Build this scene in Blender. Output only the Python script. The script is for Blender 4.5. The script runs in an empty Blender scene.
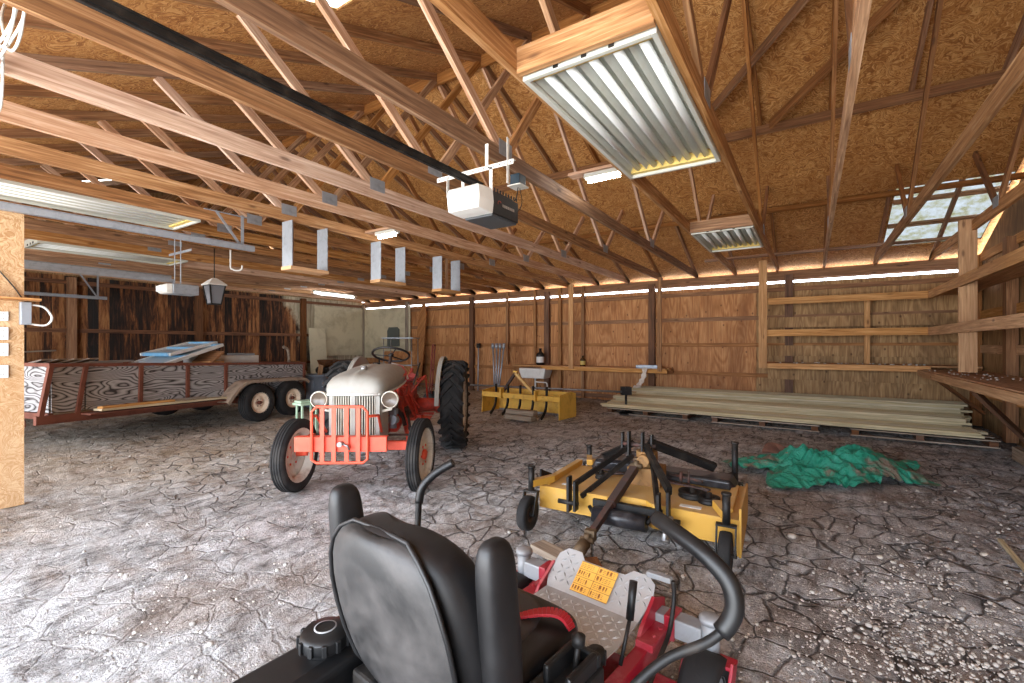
import bpy, math, random
import numpy as np
from mathutils import Vector, Matrix, Euler, noise as mnoise
random.seed(7)
S = bpy.context.scene
C = S.collection
PI = math.pi
R = math.radians
# ---------------------------------------------------------------- camera
TH = R(33.1)
CAMH = 1.42
cam = bpy.data.cameras.new('camera'); camo = bpy.data.objects.new('camera', cam); C.objects.link(camo)
cam.sensor_width = 36; cam.lens = 460*36/1024; cam.shift_y = 3.5/1024; cam.clip_start = .02
camo.location = (0, 0, CAMH); camo.rotation_euler = (R(90), 0, TH-R(90))
S.camera = camo
# ---------------------------------------------------------------- world, daylight, exposure
w = bpy.data.worlds.new('sky'); S.world = w; w.use_nodes = True
nt = w.node_tree; bg = nt.nodes['Background']
tcw = nt.nodes.new('ShaderNodeTexCoord'); sxw = nt.nodes.new('ShaderNodeSeparateXYZ'); rw = nt.nodes.new('ShaderNodeValToRGB')
nt.links.new(tcw.outputs['Generated'], sxw.inputs[0]); nt.links.new(sxw.outputs[2], rw.inputs[0]); nt.links.new(rw.outputs[0], bg.inputs[0])
rw.color_ramp.elements[0].position = 0.0; rw.color_ramp.elements[0].color = (.74, .73, .71, 1)     # below-horizon glow added to light the ceiling, standing in for a gravel yard
rw.color_ramp.elements[1].position = .03; rw.color_ramp.elements[1].color = (.57, .63, .72, 1)    # overcast sky
bg.inputs[1].default_value = 11.0
S.view_settings.view_transform = 'Standard'; S.view_settings.look = 'None'
S.view_settings.gamma = 1; S.view_settings.use_curve_mapping = False
S.view_settings.exposure = .88
cy = S.cycles
cy.use_denoising = True; cy.max_bounces = 12; cy.diffuse_bounces = 9; cy.glossy_bounces = 4
cy.sample_clamp_indirect = 8; cy.caustics_reflective = False; cy.caustics_refractive = False
cy.blur_glossy = 1.0
def portal(x, y, z, sx, sz):
    l = bpy.data.lights.new('door_daylight', 'AREA'); l.shape = 'RECTANGLE'; l.size = sx; l.size_y = sz
    l.cycles.is_portal = True
    o = bpy.data.objects.new('door_daylight', l); C.objects.link(o); o.location = (x, y, z)
    o.rotation_euler = (0, R(-90), 0); return o
DOORS = [(-1.3, 5.7), (6.1, 9.6), (10.1, 10.12)]     # y ranges of the open garage doors
DOORH = 2.62
for a, b in DOORS[:2]: portal(-1.62, (a+b)/2, DOORH/2, DOORH, b-a)
# ---------------------------------------------------------------- coordinates
cT, sT = math.cos(TH), math.sin(TH)
def cw(r, d, z=0): return Vector((d*cT + r*sT, d*sT - r*cT, z))
def at(u, v, z):
    t = (CAMH - z)*460/(v-345.0); return cw((u-512)/460*t, t, z)
# ---------------------------------------------------------------- materials
def hexc(r, g, b):
    f = lambda c: ((c/255+.055)/1.055)**2.4 if c/255 > .04045 else c/255/12.92
    return (f(r), f(g), f(b), 1)
class NT:
    def __init__(s, name):
        s.m = bpy.data.materials.new(name); s.m.use_nodes = True; s.t = s.m.node_tree
        s.b = s.t.nodes['Principled BSDF']
    def n(s, typ, ins=None, **kw):
        x = s.t.nodes.new(typ)
        for k, v in kw.items(): setattr(x, k, v)
        for k, v in (ins or {}).items():
            if isinstance(v, bpy.types.NodeSocket): s.t.links.new(v, x.inputs[k])
            else: x.inputs[k].default_value = v
        return x
    def link(s, a, b): s.t.links.new(a, b)
    def mix(s, f, a, b, bt='MIX'):
        x = s.t.nodes.new('ShaderNodeMix'); x.data_type = 'RGBA'; x.blend_type = bt
        for i, v in ((0, f), (6, a), (7, b)):
            if isinstance(v, bpy.types.NodeSocket): s.t.links.new(v, x.inputs[i])
            else: x.inputs[i].default_value = v
        return x.outputs[2]
    def math(s, op, a, b=0.0, c=0.0):
        x = s.t.nodes.new('ShaderNodeMath'); x.operation = op
        for i, v in enumerate((a, b, c)):
            if isinstance(v, bpy.types.NodeSocket): s.t.links.new(v, x.inputs[i])
            else: x.inputs[i].default_value = v
        return x.outputs[0]
    def ramp(s, f, stops, interp='LINEAR'):
        x = s.t.nodes.new('ShaderNodeValToRGB'); s.t.links.new(f, x.inputs[0]); e = x.color_ramp
        e.interpolation = interp
        while len(e.elements) < len(stops): e.elements.new(.5)
        for i, (p, c) in enumerate(stops):
            e.elements[i].position = p; e.elements[i].color = c if len(c) == 4 else (*c, 1)
        return x.outputs[0]
    def coords(s, which='UV', scale=(1, 1, 1), rot=(0, 0, 0), loc=None):
        tc = s.n('ShaderNodeTexCoord')
        mp = s.n('ShaderNodeMapping', {'Vector': tc.outputs[which], 'Scale': scale, 'Rotation': rot})
        if loc: mp.inputs['Location'].default_value = loc
        return mp.outputs[0]
    def noise(s, vec, scale, detail=4, rough=.55, dist=0):
        return s.n('ShaderNodeTexNoise', {'Vector': vec, 'Scale': scale, 'Detail': detail, 'Roughness': rough, 'Distortion': dist}).outputs[0]
    def bump(s, h, strength=.3, dist=.01):
        x = s.n('ShaderNodeBump', {'Height': h, 'Strength': strength, 'Distance': dist})
        s.link(x.outputs[0], s.b.inputs['Normal'])
    def fin(s, col, rough=.7, metal=0):
        if isinstance(col, bpy.types.NodeSocket): s.link(col, s.b.inputs['Base Color'])
        else: s.b.inputs['Base Color'].default_value = col
        if isinstance(rough, bpy.types.NodeSocket): s.link(rough, s.b.inputs['Roughness'])
        else: s.b.inputs['Roughness'].default_value = rough
        s.b.inputs['Metallic'].default_value = metal
        return s.m
K = (0, 0, 0, 1); Wt = (1, 1, 1, 1)
def g(v): return (v, v, v, 1)
def wood(name, c0, c1, c2, grain=1.0, vary=.35, knots=True, stain=None, stain_amt=.5, rough=.75):
    s = NT(name)
    info = s.n('ShaderNodeObjectInfo')
    tc = s.n('ShaderNodeTexCoord')
    off = s.n('ShaderNodeVectorMath', {0: tc.outputs['UV'], 1: (0, 0, 0)}, operation='ADD')
    rv = s.n('ShaderNodeCombineXYZ', {'X': s.math('MULTIPLY', info.outputs['Random'], 37.0), 'Y': s.math('MULTIPLY', info.outputs['Random'], 11.0)})
    s.link(rv.outputs[0], off.inputs[1])
    m1 = s.n('ShaderNodeMapping', {'Vector': off.outputs[0], 'Scale': (1.2, 26*grain, 1)}).outputs[0]
    g1 = s.noise(m1, 1.6, 5, .6, .6)
    m2 = s.n('ShaderNodeMapping', {'Vector': off.outputs[0], 'Scale': (.5, 7*grain, 1)}).outputs[0]
    g2 = s.noise(m2, 1.2, 3, .5, 1.2)
    col = s.ramp(g1, [(.3, c0), (.52, c1), (.72, c2)])
    col = s.mix(s.math('MULTIPLY', s.ramp(g2, [(.4, K), (.65, Wt)]), .45), col, c0)
    if knots:
        m3 = s.n('ShaderNodeMapping', {'Vector': off.outputs[0], 'Scale': (2.2, 7.0, 1)}).outputs[0]
        v = s.n('ShaderNodeTexVoronoi', {'Vector': m3, 'Scale': 1.0, 'Randomness': 1.0})
        kn = s.ramp(v.outputs['Distance'], [(.06, Wt), (.15, K)])
        col = s.mix(s.math('MULTIPLY', kn, .7), col, (c0[0]*.3, c0[1]*.22, c0[2]*.18, 1))
    if stain:
        st = s.noise(s.coords('Object', (1, 1, .35)), 1.6, 5, .65, .5)
        col = s.mix(s.math('MULTIPLY', s.ramp(st, [(.42, K), (.62, Wt)]), stain_amt), col, stain)
    if vary:
        hv = s.n('ShaderNodeHueSaturation', {'Color': col, 'Value': s.math('MULTIPLY_ADD', info.outputs['Random'], vary, 1-vary/2), 'Saturation': s.math('MULTIPLY_ADD', s.math('FRACT', s.math('MULTIPLY', info.outputs['Random'], 7.3)), .3, .85)})
        col = hv.outputs[0]
    s.bump(g1, .25, .004)
    return s.fin(col, rough)
def osb(name, base, dark, pale, scl=1.0, wet=None):
    s = NT(name)
    outs = []
    for i, (rot, sc) in enumerate((((0, 0, .12), (9, 44, 1)), ((0, 0, -.35), (8, 40, 1)), ((0, 0, .6), (11, 50, 1)))):
        vec = s.coords('UV', (1, 1, 1), rot)
        nz = s.n('ShaderNodeTexNoise', {'Vector': vec, 'Scale': 3.0, 'Detail': 2.0})
        ad = s.n('ShaderNodeVectorMath', {0: vec, 1: nz.outputs['Color'], 2: (.05, .05, 0)}, operation='MULTIPLY_ADD')
        s.link(nz.outputs['Color'], ad.inputs[0]); ad.inputs[1].default_value = (.006, .006, 0); s.link(vec, ad.inputs[2])
        mp = s.n('ShaderNodeMapping', {'Vector': ad.outputs[0], 'Scale': tuple(q*scl for q in sc)}).outputs[0]
        v = s.n('ShaderNodeTexVoronoi', {'Vector': mp, 'Scale': 1.0})
        outs.append((v.outputs['Color'], v.outputs['Distance']))
    sep = [s.n('ShaderNodeSeparateColor', {'Color': o[0]}) for o in outs]
    f = s.math('MULTIPLY_ADD', sep[0].outputs[0], .5, s.math('MULTIPLY', sep[1].outputs[1], .5))
    pick = s.ramp(sep[2].outputs[0], [(.45, K), (.55, Wt)])
    f = s.mix(pick, f, sep[2].outputs[1])
    col = s.ramp(f, [(.12, dark), (.5, base), (.9, pale)])
    big = s.noise(s.coords('Object'), .9, 3, .5)
    col = s.mix(s.math('MULTIPLY', s.ramp(big, [(.4, K), (.7, Wt)]), .35), col, dark)
    if wet:
        w1 = s.noise(s.coords('Object', (1, 1, .6)), 1.3, 5, .6, .4)
        col = s.mix(s.math('MULTIPLY', s.ramp(w1, [(.5, K), (.62, Wt)]), .6), col, wet)
    s.bump(f, .3, .003)
    return s.fin(col, .8)
def paint(name, c, rough=.45, metal=0, dirt=None, dirt_amt=.4, dscale=4, bump=0, spec=None, lo=.48, hi=.7):
    s = NT(name); col = c
    v = s.coords('Object')
    if dirt:
        n1 = s.noise(v, dscale, 6, .65, .4)
        col = s.mix(s.math('MULTIPLY', s.ramp(n1, [(lo, K), (hi, Wt)]), dirt_amt), c, dirt)
        rough = s.math('MULTIPLY_ADD', n1, .35, max(0, rough-.1))
    if bump: s.bump(s.noise(v, 60, 4), bump, .003)
    m = s.fin(col, rough, metal)
    if spec is not None: s.b.inputs['Specular IOR Level'].default_value = spec
    return m
def emis(name, c, st):
    s = NT(name); s.b.inputs['Emission Color'].default_value = c; s.b.inputs['Emission Strength'].default_value = st
    return s.fin(c, .5)
M = {}
M['pine'] = wood('pine', hexc(126, 84, 50), hexc(184, 138, 94), hexc(222, 186, 144))
M['pine_pale'] = wood('pine_pale', hexc(168, 126, 98), hexc(208, 172, 144), hexc(236, 212, 190), vary=.2)
M['pine_red'] = wood('pine_red', hexc(104, 72, 48), hexc(158, 116, 80), hexc(196, 158, 120))
M['stud'] = wood('stud', hexc(112, 74, 46), hexc(154, 108, 70), hexc(186, 142, 100))
M['shelfwood'] = wood('shelfwood', hexc(156, 110, 66), hexc(200, 152, 102), hexc(226, 184, 134), vary=.2)
M['darkwood'] = wood('darkwood', hexc(72, 46, 28), hexc(108, 70, 44), hexc(138, 96, 62))
M['deckwood'] = wood('deckwood', hexc(158, 144, 112), hexc(204, 190, 154), hexc(228, 216, 184), knots=False, vary=.22)
M['oldwood'] = wood('oldwood', hexc(110, 95, 82), hexc(160, 145, 128), hexc(190, 178, 160))
M['osb_roof'] = osb('osb_roof', hexc(194, 136, 72), hexc(148, 94, 46), hexc(222, 174, 112), 1.6)
M['osb_post'] = osb('osb_post', hexc(188, 152, 112), hexc(170, 128, 84), hexc(206, 176, 138), 2.4)
M['galv'] = paint('galvanized_metal', hexc(170, 178, 188), .4, .6, hexc(120, 125, 130), .4, 12)
M['steel'] = paint('bare_steel', hexc(150, 150, 150), .35, .8, hexc(90, 80, 75), .5, 10)
M['white'] = paint('white_paint', hexc(225, 226, 222), .5, 0, hexc(170, 165, 150), .3, 6)
M['blackm'] = paint('black_metal', hexc(20, 19, 19), .5, .2, hexc(80, 72, 64), .45, 9)
M['rubber'] = paint('black_rubber', hexc(24, 24, 25), .75, 0, hexc(84, 80, 76), .45, 5, .2)
M['plastic'] = paint('black_plastic', hexc(14, 14, 15), .4, 0, hexc(40, 40, 40), .3, 8)
# ---------------------------------------------------------------- mesh building
class MB:
    def __init__(s): s.v = []; s.f = []; s.uv = []; s.mi = []; s.sm = []
    def add(s, vs, fs, uvs=None, mi=0, smooth=False):
        o = len(s.v); s.v += [tuple(p) for p in vs]
        for k, f in enumerate(fs):
            s.f.append([i+o for i in f]); s.mi.append(mi); s.sm.append(smooth)
            s.uv.append(uvs[k] if uvs else [(vs[i][0]+vs[i][2]*.37, vs[i][1]+vs[i][2]*.61) for i in f])
        return s
    def frame(s, P, ax, up=None):
        ax = Vector(ax).normalized()
        up = Vector(up) if up is not None else (Vector((0, 0, 1)) if abs(ax.z) < .95 else Vector((1, 0, 0)))
        b = (up - ax*up.dot(ax)).normalized(); a = b.cross(ax).normalized()   # a: side, b: up
        return ax, a, b
    def beam(s, p, q, w, h, up=None, mi=0, uo=None, ends=(0, 0)):
        """box from p to q, w across, h along 'up'"""
        p, q = Vector(p), Vector(q); ax, a, b = s.frame(p, q-p, up)
        L = (q-p).length; uo = random.random()*30 if uo is None else uo
        vs = []
        for e, P in ((0, p), (1, q)):
            for (i, j) in ((-1, -1), (1, -1), (1, 1), (-1, 1)):
                vs.append(P + a*(i*w/2) + b*(j*h/2) + ax*(j*ends[e]))
        fs = []; uvs = []
        for k in range(4):
            k2 = (k+1) % 4; ww = w if k % 2 == 0 else h
            fs.append([k, k2, k2+4, k+4]); v0 = k*.41
            uvs.append([(uo, v0), (uo, v0+ww), (uo+L, v0+ww), (uo+L, v0)])
        fs += [[3, 2, 1, 0], [4, 5, 6, 7]]
        uvs += [[(uo, 0), (uo+.02, w), (uo+.02, w), (uo, 0)]]*2
        uvs = uvs[:4] + [[(uo, 0), (uo+w*.3, 0), (uo+w*.3, h), (uo, h)]]*2
        return s.add(vs, fs, uvs, mi)
    def box(s, c, sz, rot=None, mi=0):
        """axis-aligned box centre c size sz, uv along the longest side"""
        c = Vector(c); k = max(range(3), key=lambda i: sz[i]); ax = Vector((0, 0, 0)); ax[k] = sz[k]/2
        r = Euler(rot).to_matrix() if rot else Matrix.Identity(3)
        if k == 2: up = r @ Vector((1, 0, 0)); w, h = sz[1], sz[0]
        else: up = r @ Vector((0, 0, 1)); w, h = sz[1-k], sz[2]
        ax = r @ ax
        return s.beam(c-ax, c+ax, w, h, up, mi)
    def quad(s, pts, mi=0):
        P = [Vector(p) for p in pts]; e = (P[1]-P[0]).normalized(); n = (P[1]-P[0]).cross(P[-1]-P[0]).normalized(); f = n.cross(e)
        o = random.random()*0
        return s.add(P, [list(range(len(P)))], [[((p-P[0]).dot(e)+P[0].x*.3+P[0].y*.7, (p-P[0]).dot(f)) for p in P]], mi)
    def tube(s, pts, r, n=10, mi=0, caps=True, closed=False, smooth=True):
        P = [Vector(p) for p in pts]; N = len(P)
        rr = r if isinstance(r, (list, tuple)) else [r]*N
        vs = []; prev = None
        for i in range(N):
            if closed: t = P[(i+1) % N]-P[i-1]
            else: t = P[min(i+1, N-1)]-P[max(i-1, 0)]
            t.normalize()
            if prev is None:
                u = Vector((0, 0, 1)) if abs(t.z) < .9 else Vector((1, 0, 0)); a = t.cross(u).normalized()
            else: a = (prev - t*prev.dot(t)).normalized()
            prev = a; b = t.cross(a)
            for k in range(n):
                an = 2*PI*k/n; vs.append(P[i] + (a*math.cos(an)+b*math.sin(an))*rr[i])
        fs = []
        for i in range(N if closed else N-1):
            j = (i+1) % N
            for k in range(n): fs.append([i*n+k, i*n+(k+1) % n, j*n+(k+1) % n, j*n+k])
        s.add(vs, fs, None, mi, smooth)
        if caps and not closed:
            o = len(s.v)-len(vs)
            for e, rng in ((0, range(n-1, -1, -1)), (N-1, range(n))):
                s.f.append([o+e*n+k for k in rng]); s.mi.append(mi); s.sm.append(False); s.uv.append([(0, 0)]*n)
        return s
    def lathe(s, prof, n=24, axis='z', c=(0, 0, 0), mi=0, smooth=True, M_=None):
        """prof: (radius, height) pairs along axis"""
        c = Vector(c); vs = []
        for r, h in prof:
            for k in range(n):
                an = 2*PI*k/n; x, y = r*math.cos(an), r*math.sin(an)
                p = {'z': (x, y, h), 'y': (x, h, y), 'x': (h, x, y)}[axis]
                p = Vector(p)
                if M_: p = M_ @ p
                vs.append(c+p)
        fs = []
        for i in range(len(prof)-1):
            for k in range(n):
                q = [i*n+k, i*n+(k+1) % n, (i+1)*n+(k+1) % n, (i+1)*n+k]
                fs.append(q if axis != 'y' else q[::-1])
        return s.add(vs, fs, None, mi, smooth)
    def cyl(s, p, q, r, n=16, mi=0, r2=None):
        return s.tube([p, q], [r, r if r2 is None else r2], n, mi)
    def prism(s, poly, p0, e1, e2, ext, mi=0, smooth=False):
        """polygon (a,b) in plane (e1,e2) from p0, extruded by vector ext, centred"""
        p0, e1, e2, ext = Vector(p0), Vector(e1), Vector(e2), Vector(ext); n = len(poly)
        A = [p0+e1*a+e2*b-ext/2 for a, b in poly]; vs = A+[p+ext for p in A]
        flip = e1.cross(e2).dot(ext) < 0
        fs = [[i, (i+1) % n, (i+1) % n+n, i+n] for i in range(n)] + [list(range(n-1, -1, -1)), list(range(n, 2*n))]
        if flip: fs = [f[::-1] for f in fs]
        return s.add(vs, fs, None, mi, smooth)
    def loft(s, rings, mi=0, smooth=True, caps=True, closed_ring=True):
        n = len(rings[0]); vs = [p for r in rings for p in r]; fs = []
        for i in range(len(rings)-1):
            for k in range(n if closed_ring else n-1):
                fs.append([i*n+k, i*n+(k+1) % n, (i+1)*n+(k+1) % n, (i+1)*n+k])
        s.add(vs, fs, None, mi, smooth)
        if caps and closed_ring:
            o = len(s.v)-len(vs)
            s.f.append([o+k for k in range(n-1, -1, -1)]); s.mi.append(mi); s.sm.append(smooth); s.uv.append([(0, 0)]*n)
            s.f.append([o+(len(rings)-1)*n+k for k in range(n)]); s.mi.append(mi); s.sm.append(smooth); s.uv.append([(0, 0)]*n)
        return s
    def build(s, name, mats, parent=None, bevel=0, sub=0, fix=False, solid=0, seg=2):
        me = bpy.data.meshes.new(name); me.from_pydata(s.v, [], s.f)
        if not isinstance(mats, (list, tuple)): mats = [mats]
        for m in mats: me.materials.append(m)
        me.polygons.foreach_set('material_index', s.mi); me.polygons.foreach_set('use_smooth', s.sm)
        uvl = me.uv_layers.new(name='UVMap'); uvl.data.foreach_set('uv', [c for f in s.uv for p in f for c in p])
        me.update()
        if fix:
            import bmesh
            bm = bmesh.new(); bm.from_mesh(me); bmesh.ops.remove_doubles(bm, verts=bm.verts, dist=1e-5)
            bmesh.ops.recalc_face_normals(bm, faces=bm.faces); bm.to_mesh(me); bm.free()
        o = bpy.data.objects.new(name, me); C.objects.link(o)
        if parent: o.parent = parent
        if solid:
            md = o.modifiers.new('thickness', 'SOLIDIFY'); md.thickness = solid; md.offset = 0
        if bevel:
            md = o.modifiers.new('bevel', 'BEVEL'); md.width = bevel; md.segments = seg; md.limit_method = 'ANGLE'; md.angle_limit = R(40)
            md.harden_normals = False
        if sub:
            md = o.modifiers.new('subdivision', 'SUBSURF'); md.levels = sub; md.render_levels = sub
        return o
def thing(name, label, cat, loc=(0, 0, 0), rotz=0, group=None):
    o = bpy.data.objects.new(name, None); C.objects.link(o); o.empty_display_size = .1
    o.location = loc; o.rotation_euler = (0, 0, rotz); o['label'] = label; o['category'] = cat
    if group: o['group'] = group
    return o
def tag(o, label, cat, group=None, kind=None):
    o['label'] = label; o['category'] = cat
    if group: o['group'] = group
    if kind: o['kind'] = kind
    return o
def struct(o, label=None):
    o['kind'] = 'structure'
    if label: o['label'] = label
    return o
def copy_tree(o, parent=None):
    c = o.copy(); C.objects.link(c)
    if parent: c.parent = parent
    for ch in [x for x in o.children]: copy_tree(ch, c)
    return c
def arc(c, r, a0, a1, n, plane='xz'):
    out = []
    for i in range(n+1):
        a = R(a0+(a1-a0)*i/n); x, y = r*math.cos(a), r*math.sin(a)
        out.append({'xz': (c[0]+x, c[1], c[2]+y), 'xy': (c[0]+x, c[1]+y, c[2]), 'yz': (c[0], c[1]+x, c[2]+y)}[plane])
    return out
def smooth_path(pts, k=6):
    P = [Vector(p) for p in pts]; out = []
    for i in range(len(P)-1):
        p0 = P[max(i-1, 0)]; p1 = P[i]; p2 = P[i+1]; p3 = P[min(i+2, len(P)-1)]
        for j in range(k):
            t = j/k
            out.append(.5*((2*p1)+(p2-p0)*t+(2*p0-5*p1+4*p2-p3)*t*t+(-p0+3*p1-3*p2+p3)*t**3))
    out.append(P[-1]); return out
# ================================================================ building shell
XF, XB, YR, YL = -1.5, 11.5, -2.5, 14.2       # front wall, far wall, right wall, left wall
ZC = 3.0                                       # underside of the bottom chords
XR, ZR, PIT = 5.23, 5.54, .39                   # ridge, roof underside
def roofz(x): return ZR - PIT*abs(x-XR)
# ---- floor: cracked mud, real relief
def make_floor():
    rng = np.random.default_rng(3)
    xs = [-2.2]; x = -1.6
    while x < 6.4: xs.append(x); x += .03
    while x < XB+.2: xs.append(x); x += .06
    xs += [13.5]
    ys = [-4.5]; y = -2.7
    while y < 5.2: ys.append(y); y += .03
    while y < 14.4: ys.append(y); y += .07
    ys += [16]
    xs = np.array(xs); ys = np.array(ys); nx, ny = len(xs), len(ys)
    Xg, Yg = np.meshgrid(xs, ys, indexing='ij'); X = Xg.ravel(); Y = Yg.ravel()
    def vnoise(x, y, seed):
        r = np.random.default_rng(seed).random((257, 257)); xi = np.floor(x).astype(int); yi = np.floor(y).astype(int)
        fx = x-xi; fy = y-yi; fx = fx*fx*(3-2*fx); fy = fy*fy*(3-2*fy); q = lambda a, b: r[a % 256, b % 256]
        return (q(xi, yi)*(1-fx)*(1-fy)+q(xi+1, yi)*fx*(1-fy)+q(xi, yi+1)*(1-fx)*fy+q(xi+1, yi+1)*fx*fy)-.5
    def fbm(x, y, sd, o=4):
        return sum(vnoise(x*2**k, y*2**k, sd+k)/2**k for k in range(o))
    z = .035*fbm(X*.45, Y*.45, 1, 3) + .014*fbm(X*2.1, Y*2.1, 9, 3)
    z += .020*fbm(X*7, Y*7, 20, 4)*(.5+1.0*np.clip(fbm(X*.35+9, Y*.35, 31, 2)+.4, 0, 1)) + .02*np.clip(fbm(X*14, Y*14, 44, 2)-.15, 0, 1)
    # cracks: distance between the two nearest feature points, two scales
    def crack(cell, seed, wob):
        rr = np.random.default_rng(seed).random((128, 128, 2))
        px = X/cell+wob*fbm(X*3, Y*3, seed+1, 2); py = Y/cell+wob*fbm(X*3+40, Y*3, seed+5, 2)
        ix = np.floor(px).astype(int); iy = np.floor(py).astype(int)
        d1 = np.full(X.shape, 9.); d2 = np.full(X.shape, 9.)
        for dx in (-1, 0, 1):
            for dy in (-1, 0, 1):
                q = rr[(ix+dx) % 128, (iy+dy) % 128]; d = np.hypot(ix+dx+q[..., 0]-px, iy+dy+q[..., 1]-py)
                n1 = np.minimum(d1, d); d2 = np.minimum(np.maximum(d1, d), d2); d1 = n1
        return (d2-d1)*cell
    m = 1/(1+np.exp(-(X*.9-Y*.35-.6)*1.6)); m = .25+.75*m           # cracked ground lies away from the wheel tracks
    c1 = crack(.36, 50, .45); c2 = crack(.15, 77, .5)
    k1 = np.exp(-(c1/.022)**2)*(fbm(X*.6+5, Y*.6, 91, 2) > -.18); k2 = np.exp(-(c2/.02)**2)*(fbm(X*.5, Y*.5, 88, 2) > -.1)
    z -= m*(.016*k1 + .009*k2)
    z += .003*m*np.tanh(c1/.08)
    # tyre ruts coming in through the door on the left
    rut = np.sin((Y*1.0 - X*.55)*7.5+1.2*fbm(X*.8, Y*.8, 60, 2))*np.clip((Y-X*.9+.3), 0, 1)*.008
    z += rut
    z = z - .02
    V = np.stack([X, Y, z], 1)
    idx = np.arange(nx*ny).reshape(nx, ny)
    F = np.stack([idx[:-1, :-1], idx[1:, :-1], idx[1:, 1:], idx[:-1, 1:]], -1).reshape(-1, 4)
    me = bpy.data.meshes.new('floor'); me.vertices.add(len(V)); me.vertices.foreach_set('co', V.ravel())
    me.loops.add(F.size); me.loops.foreach_set('vertex_index', F.ravel()); me.polygons.add(len(F))
    me.polygons.foreach_set('loop_start', np.arange(0, F.size, 4)); me.polygons.foreach_set('loop_total', np.full(len(F), 4))
    me.polygons.foreach_set('use_smooth', np.ones(len(F), bool)); me.update(); me.validate()
    o = bpy.data.objects.new('floor', me); C.objects.link(o)
    s = NT('cracked_mud')
    v = s.coords('Object')
    sx = s.n('ShaderNodeSeparateXYZ', {'Vector': v})
    n_big = s.noise(v, .55, 4, .6, .3); n_mid = s.math('MULTIPLY_ADD', s.noise(v, 3.4, 9, .80, .6), .62, s.math('MULTIPLY', s.noise(s.coords('Object', (1.3, 9, 1), (0, 0, .6)), 1.6, 7, .75, .3), .38)); n_fin = s.noise(v, 24, 6, .75)
    n_gr = s.noise(v, 90, 3, .7)
    # where: warm pale dust towards the left doors, blue-grey damp mud right, painted paler to offset weak light
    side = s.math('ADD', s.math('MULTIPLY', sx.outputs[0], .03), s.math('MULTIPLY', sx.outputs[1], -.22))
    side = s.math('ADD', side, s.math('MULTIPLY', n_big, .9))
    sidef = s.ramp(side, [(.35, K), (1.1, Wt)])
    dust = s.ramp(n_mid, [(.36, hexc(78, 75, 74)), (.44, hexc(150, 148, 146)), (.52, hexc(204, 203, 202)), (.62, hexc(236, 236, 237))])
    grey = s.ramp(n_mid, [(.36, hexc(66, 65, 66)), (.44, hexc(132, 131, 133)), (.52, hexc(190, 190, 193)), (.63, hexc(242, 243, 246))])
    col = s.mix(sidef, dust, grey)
    warm = s.noise(v, 1.1, 5, .7, .8)
    col = s.mix(s.math('MULTIPLY', s.ramp(warm, [(.49, K), (.62, Wt)]), .45), col, hexc(138, 110, 84))
    # far left ground is warmer
    far = s.ramp(s.math('MULTIPLY_ADD', sx.outputs[1], .12, s.math('MULTIPLY', n_big, .4)), [(.75, K), (1.0, Wt)])
    col = s.mix(s.math('MULTIPLY', far, .5), col, hexc(196, 168, 128))
    col = s.mix(s.math('MULTIPLY', s.ramp(n_fin, [(.36, Wt), (.47, K)]), .5), col, hexc(58, 52, 50))
    chips = s.n('ShaderNodeTexVoronoi', {'Vector': v, 'Scale': 42.0})
    chm = s.math('MULTIPLY', s.ramp(chips.outputs['Distance'], [(.22, Wt), (.3, K)]), s.ramp(s.noise(v, 1.7, 4, .7), [(.42, K), (.6, Wt)]))
    col = s.mix(s.math('MULTIPLY', chm, .75), col, hexc(226, 220, 212))
    # dark colour along the crack network
    wv = s.n('ShaderNodeVectorMath', {0: s.n('ShaderNodeTexNoise', {'Vector': v, 'Scale': 4.0, 'Detail': 3.0}).outputs['Color'], 1: (.10, .10, 0), 2: v}, operation='MULTIPLY_ADD').outputs[0]
    cr = s.n('ShaderNodeTexVoronoi', {'Vector': wv, 'Scale': 4.6}, feature='DISTANCE_TO_EDGE').outputs['Distance']
    crm = s.math('MULTIPLY', s.ramp(cr, [(.012, Wt), (.04, K)]), s.math('MULTIPLY', s.ramp(s.noise(v, .42, 3, .5), [(.36, K), (.46, Wt)]), s.ramp(s.math('MULTIPLY_ADD', sx.outputs[0], .15, s.math('MULTIPLY', n_big, .5)), [(.42, g(.22)), (.66, Wt)])))
    col = s.mix(s.math('MULTIPLY', crm, .7), col, hexc(40, 36, 35))
    h = s.math('ADD', s.math('MULTIPLY', n_fin, .6), s.math('MULTIPLY', n_gr, .3))
    h = s.math('SUBTRACT', h, s.math('MULTIPLY', crm, .8))
    h = s.math('ADD', h, s.math('MULTIPLY', chm, .4))
    s.bump(h, 1.0, .045)
    s.fin(col, .85)
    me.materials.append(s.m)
    struct(o, 'cracked grey mud floor scattered with gravel')
make_floor()

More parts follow.
